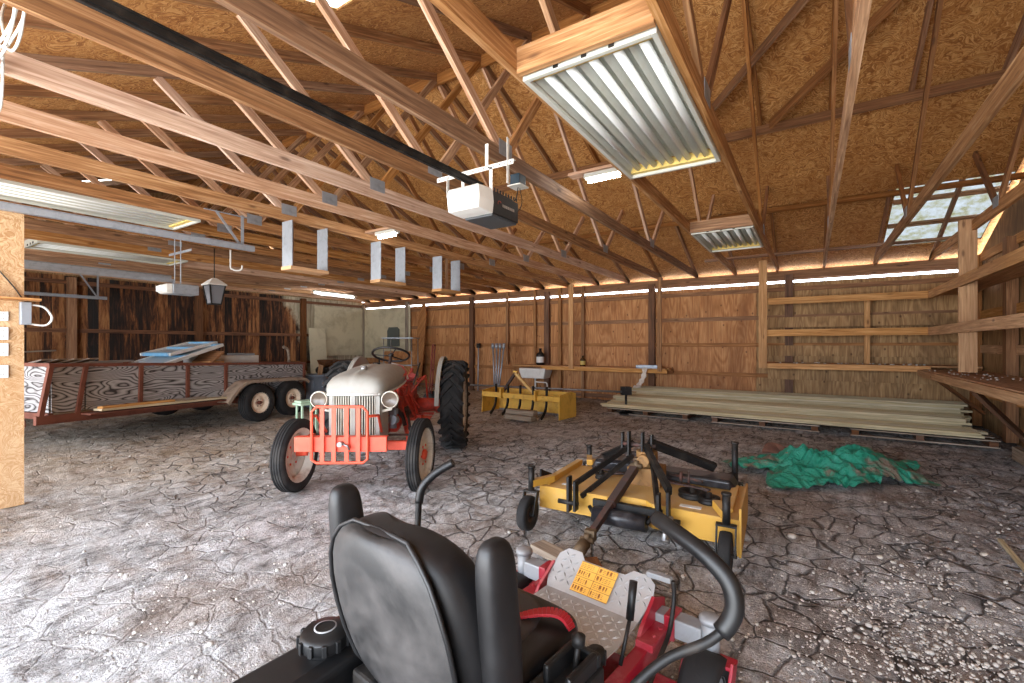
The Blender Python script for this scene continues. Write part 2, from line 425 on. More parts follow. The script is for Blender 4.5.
# ---- wall materials
def ply_mat(name, c0, c1, c2, stain, amt):
    s = NT(name); v = s.coords('Object', (1, 1, 1))
    st = s.coords('Object', (2.6, 2.6, .38))
    ringn = s.noise(st, 1.0, 3, .5, .8)
    rings = s.math('PINGPONG', s.math('MULTIPLY', ringn, 11.0), .5)
    g1 = s.noise(s.coords('Object', (30, 30, 1.5)), 1.5, 4, .6)
    f = s.math('ADD', s.math('MULTIPLY', rings, .65), s.math('MULTIPLY', g1, .75))
    col = s.ramp(f, [(.2, c0), (.5, c1), (.8, c2)])
    sepv = s.n('ShaderNodeSeparateXYZ', {'Vector': v})
    kv = s.n('ShaderNodeCombineXYZ', {'X': s.math('MULTIPLY', s.math('ADD', sepv.outputs[0], sepv.outputs[1]), 2.6), 'Y': s.math('MULTIPLY', sepv.outputs[2], 1.9)})
    vk = s.n('ShaderNodeTexVoronoi', {'Vector': kv.outputs[0], 'Scale': 1.0}, voronoi_dimensions='2D')
    kn = s.ramp(vk.outputs['Distance'], [(.025, Wt), (.06, K)])
    col = s.mix(s.math('MULTIPLY', kn, .75), col, hexc(70, 38, 22))
    sn = s.noise(s.coords('Object', (1.6, 1.6, .45)), 1.2, 5, .7, .3)
    col = s.mix(s.math('MULTIPLY', s.ramp(sn, [(.46, K), (.66, Wt)]), amt), col, stain)
    s.bump(g1, .2, .003)
    return s.fin(col, .75)
M['ply'] = ply_mat('plywood_siding', hexc(140, 90, 50), hexc(180, 124, 76), hexc(204, 154, 104), hexc(124, 76, 42), .6)
M['ply_dark'] = ply_mat('plywood_siding_weathered', hexc(118, 88, 54), hexc(158, 122, 80), hexc(190, 154, 108), hexc(92, 66, 42), .6)
def barn_mat():
    s = NT('stained_boards')
    v = s.coords('Object'); sp = s.n('ShaderNodeSeparateXYZ', {'Vector': v})
    board = s.math('FLOOR', s.math('MULTIPLY', sp.outputs[0], 5.0))
    wn = s.n('ShaderNodeTexWhiteNoise', {'W': board}, noise_dimensions='1D')
    cv = s.n('ShaderNodeCombineXYZ', {'X': s.math('MULTIPLY', sp.outputs[0], 9.0), 'Y': s.math('MULTIPLY', board, 3.7), 'Z': s.math('MULTIPLY', sp.outputs[2], 1.1)})
    n1 = s.noise(cv.outputs[0], 1.3, 6, .7, .5)
    f = s.math('ADD', n1, s.math('MULTIPLY_ADD', wn.outputs[0], .26, -.13))
    col = s.ramp(f, [(.36, hexc(24, 16, 13)), (.47, hexc(70, 42, 26)), (.56, hexc(128, 80, 46)), (.7, hexc(176, 126, 80))])
    # paler boards towards the corner
    nb = s.math('ADD', sp.outputs[0], s.math('MULTIPLY', s.noise(v, 1.6, 5, .7), 1.6))
    nb = s.math('ADD', nb, s.math('MULTIPLY', sp.outputs[2], .28))
    bl = s.ramp(s.math('MULTIPLY_ADD', nb, .5, -4.58), [(.45, K), (.6, Wt)])
    pale = s.ramp(n1, [(.35, hexc(150, 140, 118)), (.6, hexc(205, 196, 172))])
    col = s.mix(bl, col, pale)
    s.bump(n1, .3, .004)
    return s.fin(col, .85)
M['barn'] = barn_mat()
M['panel_pale'] = paint('pale_panel', hexc(205, 198, 172), .8, 0, hexc(150, 140, 112), .6, 2.5)
M['gapglow'] = None
def wall_panels(name, parts, mats, label):
    b = MB()
    for p in parts: b.box(*p)
    return struct(b.build(name, mats), label)
# far wall (x = XB): siding of plywood sheets with thin grooves between, open light gap under the eave
b = MB(); y = YR-.1; k = 0
GAPB, GAPT = 2.755, 2.805
while y < YL:
    y2 = min(y+1.21, YL+.05); b.box((XB+.03, (y+y2)/2, GAPB/2-.05), (.03, y2-y+.006, GAPB+.1), mi=0 if y > .3 else 1); y = y2; k += 1
wall_b = struct(b.build('wall_back', [M['ply'], M['ply_dark']]), 'long far wall of knotty plywood siding')
b = MB(); b.box((XB+.03, (YR+YL)/2, (GAPT+3.02)/2), (.04, YL-YR+.2, 3.02-GAPT)); b.build('top_plate', M['stud'], wall_b)
b = MB(); b.box((XB-.02, (YR+YL)/2, GAPT+.1), (.04, YL-YR, .16)); b.build('header_board', M['stud'], wall_b)
def rail_y(x, z, y0, y1, m, par, name='rail', h=.09, t=.04):
    q = MB(); q.box((x, (y0+y1)/2, z), (t, y1-y0, h)); return q.build(name, m, par)
for z in (.08, 1.42, 2.02, 2.62): rail_y(XB-.02, z, YR, YL, M['stud'], wall_b)
rail_y(XB-.02, .75, YR, YL, M['stud'], wall_b)
for y in (.41, 3.32, 6.27, 8.96, 11.8, YL-.1):
    q = MB(); q.box((XB-.055, y, 1.46), (.11, .15, 2.92)); q.build('post', M['darkwood'] if y < 11 else M['oldwood'], wall_b)
# left wall (y = YL): vertical boards
b = MB(); x = XF
while x < XB:
    x2 = min(x+.2, XB); dz = random.random()*.01; gp = .014 if any(x <= q < x2 for q in (3.79, 5.3, 8.35)) else -.01
    b.box(((x+x2)/2, YL+.03+dz, 1.47), (x2-x-gp, .025, 3.08)); x = x2
wall_l = struct(b.build('wall_left', M['barn']), 'dark stained vertical board wall behind the trailer')
for z in (.85, 1.75, 2.85):
    q = MB(); q.box(((XF+XB)/2, YL-.02, z), (XB-XF, .045, .09)); q.build('rail', wood('barn_rail', hexc(70, 42, 26), hexc(120, 76, 46), hexc(150, 104, 66)), wall_l)
for x in (1.2, 3.3, 5.9, 9.0):
    q = MB(); q.box((x, YL-.07, 1.48), (.15, .14, 2.96)); q.build('post', M['darkwood'] if x != 3.3 else M['stud'], wall_l)
# right wall (y = YR) with gable
b = MB()
x = XF
while x < XB:
    x2 = min(x+1.21, XB); b.box(((x+x2)/2, YR-.03, 1.45), (x2-x+.006, .03, 3.12)); x = x2
b.prism([(XF, 3.0), (XB, 3.0), (XR, roofz(XR)+.02)], (0, YR-.03, 0), (1, 0, 0), (0, 0, 1), (0, .03, 0))
wall_r = struct(b.build('wall_right', M['ply_dark']), 'right end wall with plywood gable')
for z in (.6, 1.35, 1.95, 2.5, 2.95):
    q = MB(); q.box(((XF+XB)/2, YR+.01, z), (XB-XF, .04, .14)); q.build('rail', M['shelfwood'], wall_r)
for x in (-1, 1.2, 3.6, 6.0, 7.6, 9.6, 11.3):
    q = MB(); q.box((x, YR+.07, 1.5), (.15, .13, 3.0)); q.build('post', M['darkwood'] if x < 9 else M['stud'], wall_r)
b = MB(); b.prism([(XF, 3.0), (XB, 3.0), (XR, roofz(XR)+.02)], (0, YL+.03, 0), (1, 0, 0), (0, 0, 1), (0, .03, 0))
b.build('gable', M['ply_dark'], wall_l)
# front wall (behind the camera) with three open garage doors
b = MB()
ys = [YR] + [v for d in DOORS for v in d] + [YL]
for i in range(0, len(ys), 2): b.box((XF-.03, (ys[i]+ys[i+1])/2, 1.5), (.12, ys[i+1]-ys[i], 3.0))
for a_, c_ in DOORS: b.box((XF-.03, (a_+c_)/2, (DOORH+3.1)/2), (.12, c_-a_, 3.1-DOORH))
struct(b.build('wall_front', M['ply_dark']), 'front wall with open garage doorways')
# stub wall between the doors, sheeted with OSB
b = MB(); b.box(((XF+1.06)/2, 5.93, 1.33), (1.06-XF, .10, 2.66))
wall_c = struct(b.build('wall_center', M['osb_post']), 'oriented strand board stub wall between the garage doors')
# ---- roof
b = MB(); SK = [(1, 1.6, 2.72, 2.9, 3.74), (1, 1.9, 3.6, 11.4, 13.2), (2, 9.1, 11.1, -2.45, -1.12)]   # slope, x range, y range of skylights
def roof_cells(x0, x1, sl):
    xs = sorted({x0, x1} | {v for k in SK if k[0] == sl for v in k[1:3]}); yv = sorted({YR-.1, YL+.1} | {v for k in SK if k[0] == sl for v in k[3:5]})
    for i in range(len(xs)-1):
        for j in range(len(yv)-1):
            mx, my = (xs[i]+xs[i+1])/2, (yv[j]+yv[j+1])/2
            if any(k[0] == sl and k[1] < mx < k[2] and k[3] < my < k[4] for k in SK): continue
            yield xs[i], xs[i+1], yv[j], yv[j+1]
for sl, x0, x1 in ((1, XF-.3, XR), (2, XR, XB+.3)):
    for xa, xb, ya, yb in roof_cells(x0, x1, sl):
        za, zb = roofz(xa), roofz(xb); t = .03
        vs = [(xa, ya, za), (xb, ya, zb), (xb, yb, zb), (xa, yb, za)]; vs += [(p[0], p[1], p[2]+t) for p in vs]
        fs = [[0, 3, 2, 1], [4, 5, 6, 7], [0, 1, 5, 4], [1, 2, 6, 5], [2, 3, 7, 6], [3, 0, 4, 7]]
        b.add(vs, fs, [[(vs[i][1], vs[i][0]*1.07) for i in f] for f in fs])
roof = struct(b.build('ceiling', M['osb_roof']), 'underside of the roof, orange oriented strand board')
# translucent skylight sheets
s = NT('translucent_sheet'); nz = s.noise(s.coords('Object'), 9, 5, .7)
s.link(s.ramp(nz, [(.38, hexc(150, 140, 95)), (.5, hexc(225, 228, 215)), (.7, hexc(250, 250, 250))]), s.b.inputs['Base Color'])
s.b.inputs['Transmission Weight'].default_value = 1; s.b.inputs['Roughness'].default_value = .9; s.b.inputs['IOR'].default_value = 1.02
sky_mat = s.m
s = NT('dirty_translucent_sheet'); nz = s.noise(s.coords('Object'), 5, 6, .75)
s.link(s.ramp(nz, [(.36, (.0012, .0010, .0002, 1)), (.45, (.0026, .0024, .0011, 1)), (.55, (.0042, .0044, .0040, 1)), (.7, (.0062, .0066, .0068, 1))]), s.b.inputs['Base Color'])
s.b.inputs['Transmission Weight'].default_value = 1; s.b.inputs['Roughness'].default_value = .9; s.b.inputs['IOR'].default_value = 1.02
sky_dirty = s.m
for i, (sl, x0, x1, y0, y1) in enumerate(SK):
    q = MB(); q.quad([(x0, y0, roofz(x0)+.02), (x0, y1, roofz(x0)+.02), (x1, y1, roofz(x1)+.02), (x1, y0, roofz(x1)+.02)])
    o = struct(q.build('window_%d' % (i+1), sky_mat if i < 2 else sky_dirty), 'translucent skylight panel in the roof')
    if i == 2:
        for xx in (9.75, 10.4):
            q = MB(); q.box((xx, (y0+y1)/2, roofz(xx)-.02), (.09, y1-y0, .04), (0, math.atan(PIT), 0)); q.build('bar', M['pine'], o)
# ================================================================ trusses
ordn = ['first', 'second', 'third', 'fourth', 'fifth', 'sixth', 'seventh', 'eighth', 'ninth', 'tenth', 'eleventh', 'twelfth', 'thirteenth', 'fourteenth', 'fifteenth', 'sixteenth', 'seventeenth', 'eighteenth', 'nineteenth', 'twentieth']
T = .042
N1, N2 = 3.36, 7.8
TR_Y = [-1.87+.83*k for k in range(20)]
def make_truss(y, k):
    nm = 'wooden roof truss, %s counting from the right gable wall' % ordn[k]
    t = thing('roof_truss', nm, 'roof truss', (0, y, 0), 0, 'roof trusses')
    mc = ['pine', 'pine', 'pine', 'pine', 'pine', 'pine_red', 'pine_red', 'pine_pale', 'pine_pale', 'pine'][k] if k < 10 else random.choice(['pine_red', 'pine_red', 'pine', 'pine_pale'])  # two pale bottom chords: light from the left doors put into the wood colour
    dm = .14
    q = MB(); q.beam((XF, 0, ZC+dm/2), (XB+.05, 0, ZC+dm/2), T, dm); q.build('bottom_chord', M[mc], t)
    h = .10; dz = h/2+.005
    for x0, x1 in ((XF-.2, XR), (XR, XB+.25)):
        q = MB(); q.beam((x0, 0, roofz(x0)-dz), (x1, 0, roofz(x1)-dz), T, h); q.build('top_chord', M['pine_red' if k > 6 else 'stud'], t)
    zt = ZC+dm
    for (x0, x1, mm) in ((N1-.04, 1.95, 'pine_pale' if k > 4 else 'pine'), (N1+.04, XR-.05, 'pine' if k > 4 else 'stud'), (N2-.04, XR+.05, 'pine_pale' if 3 < k < 9 else 'stud'), (N2+.04, 8.75, 'pine_pale' if 3 < k < 9 else 'stud')):
        q = MB(); q.beam((x0, 0, zt-.03), (x1, 0, roofz(x1)-.11), T-.004, .085); q.build('web', M[mm], t)
    for x in (N1, N2):
        q = MB(); q.box((x, 0, ZC+dm), (.2, T+.006, .13)); q.build('gusset_plate', M['galv'], t)
    return t
for k, y in enumerate(TR_Y): make_truss(y, k)
# boards running along the building under the back slope
def plank(name, p, q_, w_, h_, mat, label, cat, up=None, group=None):
    b_ = MB(); b_.beam(p, q_, w_, h_, up); return tag(b_.build(name, mat), label, cat, group)
b = MB(); xa, xb = 7.55, 9.25
b.prism([(xa, roofz(xa)-.125), (xb, roofz(xb)-.125), (xb, roofz(xb)-.113), (xa, roofz(xa)-.113)], (0, 1.9, 0), (1, 0, 0), (0, 0, 1), (0, 8.6, 0))
o = b.build('sheathing_strip', M['osb_roof']); me = o.data
uvl = me.uv_layers[0]
for L in me.loops:
    c = me.vertices[L.vertex_index].co; uvl.data[L.index].uv = (c.y, c.x)
tag(o, 'long strip of oriented strand board nailed under the rafters of the far roof slope', 'board')
sl = (PIT, 0, 1)
plank('brace_board', (7.47, YR, roofz(7.47)-.17), (7.47, 6.2, roofz(7.47)-.17), .05, .13, M['stud'], 'long rafter brace along the upper edge of the strand board strip', 'board', sl)
plank('brace_board', (9.30, YR, roofz(9.30)-.16), (9.30, 6.2, roofz(9.30)-.16), .05, .08, M['stud'], 'long rafter brace along the lower edge of the strand board strip', 'board', sl)
plank('brace_board', (10.4, YR+.3, 3.2+.0), (10.4, 1.9, 3.2), .14, .04, M['stud'], 'flat brace board lying on the chords near the far eave', 'board')
plank('diagonal_brace', (7.30, .48, 4.48), (5.5, -1.3, 5.18), .04, .14, M['stud'], 'dark diagonal roof brace right of the large light fixture, the lower of the pair', 'board', sl)
plank('diagonal_brace', (7.2, 1.55, 4.52), (5.6, -.1, 5.14), .04, .14, M['stud'], 'dark diagonal roof brace crossing behind the right corner of the large light fixture', 'board', sl)
plank('ridge_board', (XR, YR, ZR-.1), (XR, YL, ZR-.1), .04, .16, M['stud'], 'ridge board running along the top of the roof', 'board')
# ================================================================ on the ceiling
M['enamel'] = paint('white_enamel', hexc(196, 198, 190), .4, 0, hexc(176, 170, 140), .3, 5)
M['tube_off'] = paint('frosted_tube', hexc(236, 240, 240), .25)
M['stainyel'] = paint('yellow_stained_tape', hexc(214, 188, 110), .7, 0, hexc(140, 110, 50), .5, 14)
def lamp_fixture(x0, x1, y0, y1, label, zb=2.985):
    t = thing('fluorescent_fixture', label, 'ceiling light', ((x0+x1)/2, (y0+y1)/2, zb), 0, 'unlit fluorescent fixtures')
    L, W = x1-x0, y1-y0; b = MB(); e = .03
    for sy in (-1, 1): b.box((0, sy*(W/2-e/2), .0), (L, e, .03)); b.box((0, sy*(W/2-.004), .05), (L, .006, .10))
    for sx in (-1, 1): b.box((sx*(L/2-e/2), 0, .0), (e, W-2*e, .03)); b.box((sx*(L/2-.004), 0, .05), (.006, W-.02, .10))
    fr = b.build('frame', M['enamel'], t, .003)
    n = 5; prof = []; w = (W-2*e)/n
    for i in range(n):
        y = -W/2+e+i*w
        for q, h in ((0, .02), (.12, .055), (.3, .085), (.5, .09), (.7, .085), (.88, .055)): prof.append((y+q*w, h))
    prof.append((W/2-e, .02))
    b = MB(); vs = [(x, p[0], p[1]) for x in (-L/2+.08, L/2-.08) for p in prof]; N = len(prof)
    b.add(vs, [[i, i+N, i+N+1, i+1] for i in range(N-1)])
    b.build('reflector', M['enamel'], t)
    for i in range(n):
        b = MB(); y = -W/2+e+(i+.5)*w
        b.cyl((-L/2+.07, y, .045), (L/2-.07, y, .045), .026, 14); b.build('lamp_tube', M['tube_off'], t)
    for sx in (-1, 1):
        b = MB(); b.box((sx*(L/2-.055), 0, .045), (.05, W-2*e-.004, .07)); b.build('end_cap', M['stainyel'], t, .003)
    for k in (.3, .5, .72):
        b = MB(); b.box((-L/2-.001, -W/2+W*k, .008), (.012, .03, .03)); b.build('latch', M['blackm'], t)
    return t
lamp_fixture(2.30, 4.22, .645, 1.425, 'large unlit fluorescent fixture with white ribbed reflector, nearest overhead')
lamp_fixture(6.8, 8.3, .645, 1.425, 'small looking unlit fluorescent fixture farther back towards the far wall')
lamp_fixture(.7, 2.72, 6.46, 7.22, 'pale long fluorescent fixture above the stub wall on the left')
lamp_fixture(1.9, 3.9, 9.78, 10.54, 'pale long fluorescent fixture above the trailer at far left')
plank('crosspiece', (2.26, .642, 3.06), (2.26, 1.428, 3.06), .04, .15, M['pine'], 'thick pine crosspiece at the near end of the large light fixture', 'board')
plank('crosspiece', (6.76, .642, 3.06), (6.76, 1.428, 3.06), .04, .15, M['pine_red'], 'short reddish crosspiece at the near end of the small fixture', 'board')
lit = emis('lit_tube', (1, .98, .95, 1), 30)
def strip_light(c, d, L, label, guard=False):
    t = thing('strip_light', label, 'ceiling light', c, math.atan2(d[1], d[0]))
    b = MB(); b.box((0, 0, .03), (L, .1, .05)); b.build('housing', M['enamel'], t, .004)
    if L < 1: b = MB(); b.box((0, 0, .075), (.80, .14, .03)); b.build('mounting_board', M['pine_pale'], t)
    b = MB(); b.cyl((-L/2+.04, 0, -.02), (L/2-.04, 0, -.02), .022, 12); b.build('lit_tube', lit, t)
    if guard:
        b = MB()
        for k in range(5):
            x = -L/2+L*k/4; b.tube([(x, .09, .03), (x, .1, -.04), (x, 0, -.075), (x, -.1, -.04), (x, -.09, .03)], .004, 6)
        for y, z in ((.1, -.04), (0, -.075), (-.1, -.04)): b.tube([(-L/2, y, z), (L/2, y, z)], .004, 6)
        b.build('wire_guard', M['galv'], t)
    return t
strip_light((4.75, 1.90, 3.26), (0, 1), .44, 'short lit strip light glowing beyond the garage door opener')
strip_light((4.6, 5.16, 3.02), (0, 1), .42, 'small lit lamp between the chords left of the opener')
strip_light((8.6, 11.9, 2.93), (1, .1), 1.5, 'lit strip light with wire guard near the far left corner', True)
# ladder hooks: metal plates with a wooden bar across the bottom
for i, (x, lab) in enumerate(((3.60, 'nearest hanging rack of two grey metal plates and a wooden bar'), (5.02, 'middle hanging rack of two grey metal plates and a wooden bar'), (6.4, 'farthest hanging rack of metal plates and wooden bar, beside the large wheel tractor'))):
    t = thing('hanging_rack', ['nearest hanging rack of two grey metal plates and a wooden bar', 'middle one of three hanging racks made of metal plates and wooden bar', 'farthest of three hanging racks made of metal plates and wooden bar'][i], 'rack', (x, 5.6, 2.4), 0, 'hanging racks under one truss')
    for s_ in (-1, 1):
        b = MB(); b.box((s_*.25, 0, .31), (.012, .22, .58)); b.build('metal_plate', M['galv'], t)
    b = MB(); b.box((0, 0, .0), (.54, .22, .045)); b.build('wooden_bar', M['shelfwood'], t)
    b = MB(); b.box((-.19 if i != 2 else 0, 0, .31), (.04, .04, .58)); b.build('upright', M['pine'], t)
b = MB(); b.tube(smooth_path([(3.85, 8.09, 3.0), (3.85, 8.09, 2.72), (3.87, 8.07, 2.68), (3.92, 8.03, 2.66), (3.97, 7.99, 2.68), (3.98, 7.98, 2.75)], 5), .014, 8)
tag(b.build('utility_hook', M['white']), 'white J shaped utility hook under the roof truss', 'hook')
# lantern
t = thing('hanging_lantern', 'black carriage lantern with pale roof hanging beside the rear opener', 'lantern', (3.60, 8.09, 2.08))
b = MB()
rg = []
for r_, z_ in ((.085, 0), (.135, .30)): rg.append([(r_*math.cos(PI/4+k*PI/2)*1.2, r_*math.sin(PI/4+k*PI/2)*1.2, z_) for k in range(4)])
for k in range(4): b.beam(rg[0][k], rg[1][k], .018, .018)
for z_i in (0, 1):
    for k in range(4): b.beam(rg[z_i][k], rg[z_i][(k+1) % 4], .018, .018)
b.box((0, 0, 0), (.15, .15, .012)); b.build('cage', M['blackm'], t)
b = MB(); b.loft([[(p[0]*.95, p[1]*.95, p[2]) for p in r_] for r_ in rg], smooth=False); b.build('glass', paint('smoky_glass', hexc(120, 122, 128), .15), t)
b = MB(); b.loft([[(s_*1.5*math.cos(PI/4+k*PI/2)*.115, s_*1.5*math.sin(PI/4+k*PI/2)*.115, z_) for k in range(4)] for s_, z_ in ((1.1, .30), (1.12, .315), (.55, .385), (.2, .42))], smooth=False); b.build('roof', M['white'], t)
b = MB(); b.tube([(0, 0, .42), (0, 0, .9)], .008, 8); b.build('hanger', M['blackm'], t)
# garage door openers and tracks
def opener_rail(t, x0, x1, z, m): b_ = MB(); b_.box(((x0+x1)/2, 0, z), (x1-x0, .035, .032)); b_.box(((x0+x1)/2, 0, z+.02), (x1-x0, .05, .008)); b_.box(((x0+x1)/2, 0, z-.02), (x1-x0, .02, .012)); return b_.build('rail', m, t)
t = thing('garage_door_opener', 'garage door opener with white lens and black body on a long black rail', 'garage door opener', (2.72, 2.24, 2.46))
b = MB(); b.box((.40, 0, .08), (.38, .29, .17)); b.box((.40, 0, .175), (.30, .24, .03))
for k in range(9): b.box((.24+k*.04, -.147, .185), (.014, .01, .03)); b.box((.24+k*.04, .147, .185), (.014, .01, .03))
b.build('motor_housing', M['plastic'], t, .012)
b = MB(); b.box((.40, 0, -.012), (.36, .27, .02)); b.build('underside', paint('dark_grey_plastic', hexc(70, 74, 78), .5), t, .004)
b = MB(); b.loft([[(x, y*w_, .08+z*h_) for y, z in ((-.15, -.09), (.15, -.09), (.16, 0), (.15, .10), (-.15, .10), (-.16, 0))] for x, w_, h_ in ((.0, .84, .72), (.03, .98, .94), (.12, 1.0, 1.0), (.215, 1.0, 1.0))], smooth=False)
b.build('light_lens', paint('white_lens', hexc(238, 238, 234), .3), t, .008)
b = MB(); 
for k, (wd) in enumerate((.012, .02, .016, .02, .014, .018, .016)): b.box((.36+k*.026, -.1465, .085), (wd, .003, .022))
b.tube(arc((.31, -.1465, .09), .022, 30, 200, 8), .003, 5, 1); b.build('worn_logo', [paint('pale_print', hexc(150, 140, 130), .5), paint('red_print', hexc(150, 60, 40), .5)], t)
opener_rail(t, -4.1, .26, .24, M['blackm'])
b = MB()
def perf(p, q, w_=.035):
    p, q = Vector(p), Vector(q); b.beam(p, q, .004, w_); b.beam(p+Vector((.016, 0, w_/2)), q+Vector((.016, 0, w_/2)), w_, .004)
    n = int((q-p).length/.05)
    for k in range(n): c = p+(q-p)*((k+.5)/n); b.cyl(c-Vector((.0035, 0, 0)), c+Vector((.001, 0, 0)), .006, 8, 1)
perf((.2, -.35, .35), (.2, .42, .35)); 
b.beam((.2, -.30, .19), (.2, -.30, .54), .03, .004, (0, 1, 0)); b.beam((.2, .3, .35), (.2, .3, .18), .03, .004, (0, 1, 0)); b.beam((.2, -.14, .35), (.2, -.14, .17), .03, .004); b.beam((.2, .14, .35), (.2, .14, .17), .03, .004)
b.beam((.2, -.10, .36), (.2, -.10, .54), .03, .004)
b.build('perforated_hanger', [M['white'], M['blackm']], t)
t = thing('junction_box', 'black outlet box with dangling cords on the chord above the opener', 'outlet box', (3.60, 2.28, 2.89))
b = MB(); b.box((0, 0, .05), (.12, .10, .10)); b.build('box', paint('blue_black_plastic', hexc(30, 52, 66), .4), t, .006)
b = MB(); b.box((0, 0, -.005), (.15, .14, .012)); b.build('cover_plate', M['white'], t, .002)
b = MB(); b.tube(smooth_path([(0, 0, -.01), (-.03, .01, -.13), (-.14, .05, -.22), (-.28, .08, -.2), (-.36, .08, -.24)], 5), .005, 6); b.tube(smooth_path([(.03, 0, -.01), (.02, -.03, -.15), (-.08, -.04, -.26), (-.2, 0, -.22)], 5), .004, 6); b.build('cord', M['plastic'], t)
t = thing('garage_door_opener', 'silver garage door opener hanging over the trailer beside the lantern', 'garage door opener', (2.80, 7.86, 2.16))
b = MB(); b.box((.26, 0, .08), (.34, .27, .15)); b.build('motor_housing', M['galv'], t, .012)
b = MB(); b.loft([[(x, y*w_, .075+z*h_) for y, z in ((-.13, -.07), (.13, -.07), (.13, .07), (-.13, .07))] for x, w_, h_ in ((-.04, .7, .5), (.02, .95, .95), (.09, 1, 1))], smooth=False); b.build('light_lens', M['white'], t, .006)
opener_rail(t, -4.0, .15, .2, M['galv'])
b = MB(); b.beam((.2, -.1, .15), (.2, -.1, .84), .03, .004); b.beam((.2, .1, .15), (.2, .1, .84), .03, .004); b.beam((.2, -.45, .62), (.2, .3, .62), .004, .035); b.build('perforated_hanger', M['galv'], t)
def track(y, x1, z, label, br):
    t = thing('door_track', label, 'garage door track', (0, y, z))
    b = MB(); poly = [(-.028, -.028), (.028, -.028), (.034, -.01), (.03, -.01), (.024, -.023), (-.024, -.023), (-.024, .023), (.028, .023), (.028, .028), (-.028, .028)]
    b.prism(poly, ((XF+.1+x1)/2, 0, 0), (0, 1, 0), (0, 0, 1), (x1-XF-.1, 0, 0)); b.beam((XF+.1, 0, .036), (x1, 0, .036), .05, .006); b.build('rail', M['galv'], t)
    for x in br:
        b = MB(); b.beam((x, .03, -.02), (x, .03, 3.0-z), .035, .004, (0, 1, 0)); b.beam((x, .03, 0), (x-.3, .03, 3.0-z-.01), .03, .004, (0, 1, 0)); b.beam((x-.42, .03, 3.0-z-.02), (x+.06, .03, 3.0-z-.02), .035, .004); b.build('hanger_bracket', M['galv'], t)
    return t
track(5.78, 3.02, 2.60, 'silver overhead door track running above the stub wall', (2.9,))
track(9.44, 3.5, 2.60, 'silver overhead door track over the middle of the trailer', ())
track(13.5, 3.75, 2.48, 'thin silver door track close to the dark board wall', (3.6,))
# cable coils at upper left
t = thing('cable_coil', 'coil of white electric cable hanging among the chords at upper left', 'cable', (.55, 3.45, 3.02))
b = MB()
for k in range(2):
    ox = k*.03; b.tube(smooth_path([(ox, -.32, .18), (ox+.02, -.05, .02-.03*k), (ox, .06, -.06), (ox-.02, .12, .12), (ox+.02, .2, .3), (ox, .02, .33), (ox+.03, -.08, .1), (ox, .3, -.02), (ox+.02, .52, .06)], 6), .007, 8)
b.tube(smooth_path([(0, .5, .1), (.02, .7, -.12), (.04, .9, -.05), (.0, 1.1, .1), (.05, 1.25, -.06), (0, 1.5, .05)], 6), .007, 8)
b.tube(smooth_path([(.06, .4, .05), (.08, .62, -.2), (.04, .95, -.12), (.08, 1.3, -.12)], 6), .007, 8)
b.build('cable', M['white'], t)
# stub wall fittings
for i, (z, h) in enumerate(((1.67, .08), (1.52, .11), (1.38, .11), (1.19, .11))):
    t = thing('outlet_plate', ['topmost small white plate on the stub wall', 'white outlet plate, second from the top on the stub wall', 'white outlet plate, third from the top on the stub wall', 'lowest white outlet plate on the stub wall'][i], 'outlet', (.925, 5.868, z), 0, 'outlet plates on the stub wall')
    b = MB(); b.box((0, 0, 0), (.075, .014, h)); b.build('plate', M['white'], t, .003)
    b = MB()
    for dz in (-.022, .022):
        for dx in (-.008, .008): b.box((dx, -.008, dz), (.003, .003, .012))
    b.build('socket', M['plastic'], t)
b = MB(); b.box((.78, 5.80, 1.82), (.72, .15, .022)); tag(b.build('small_shelf', M['pine']), 'narrow pine shelf board on the stub wall', 'shelf')
t = thing('switch_box', 'grey metal box with white cable loop below the small shelf', 'electric box', (1.06, 5.84, 1.60))
b = MB(); b.loft([[(-.035, -.03, z), (.035, -.03, z), (.035, .03, z), (-.035, .03, z)] for z in (0, .2)] , smooth=False); b.build('box', M['galv'], t, .004)
b = MB(); b.tube(smooth_path([(.03, 0, .18), (.12, 0, .16), (.17, 0, .07), (.13, 0, .0), (.02, 0, .01)], 6), .009, 8); b.build('cable', M['white'], t)
b = MB(); b.tube(smooth_path([(.7, 5.87, 2.5), (.82, 5.86, 2.2), (.98, 5.86, 1.95), (1.04, 5.86, 1.84)], 5), .005, 6); tag(b.build('wire', M['plastic']), 'thin black wire running down the strand board stub wall', 'wire')
# ================================================================ corner shelving on the right
SX, SY = 10.75, -1.74
t = thing('corner_shelving', 'rough pine corner shelving wrapping around the right corner', 'shelving', (0, 0, 0))
for z in (2.37, 1.73, 1.06):
    low = z < 1.1; dp = .02
    b = MB(); b.box(((SX+11.43)/2, (.86+YR+.1)/2, z-.02), (11.43-SX, .86-YR-.1, .025)); b.build('shelf_board', M['shelfwood'], t)
    b = MB(); b.box((SX-.02, (.86+SY)/2, z-.065), (.04, .86-SY, .13 if not low else .10)); b.build('front_board', M['shelfwood'], t)
    zr = 1.0 if low else z; y1 = -1.6 if low else SY
    b = MB(); b.box(((4.6+SX)/2, (y1+YR+.13)/2, zr-.02), (SX-4.6, y1-YR-.15, .025)); b.build('shelf_board', M['shelfwood'], t)
    b = MB(); b.box(((4.6+SX-.04)/2, y1+.02, zr-.07), (SX-4.64, .04, .14 if not low else .10)); b.build('front_board', M['shelfwood'], t)
for y, x0 in ((.84, SX-.06),):
    b = MB(); b.box((x0, y, 2.05), (.04, .15, 2.2)); b.build('post', M['shelfwood'], t)
b = MB(); b.box((8.8, SY-.07, 2.1), (.04, .19, 2.12)); b.build('post', M['shelfwood'], t)
for y in (-.9,):
    b = MB(); b.box((11.3, y, 1.7), (.09, .09, 1.3)); b.build('post', M['shelfwood'], t)
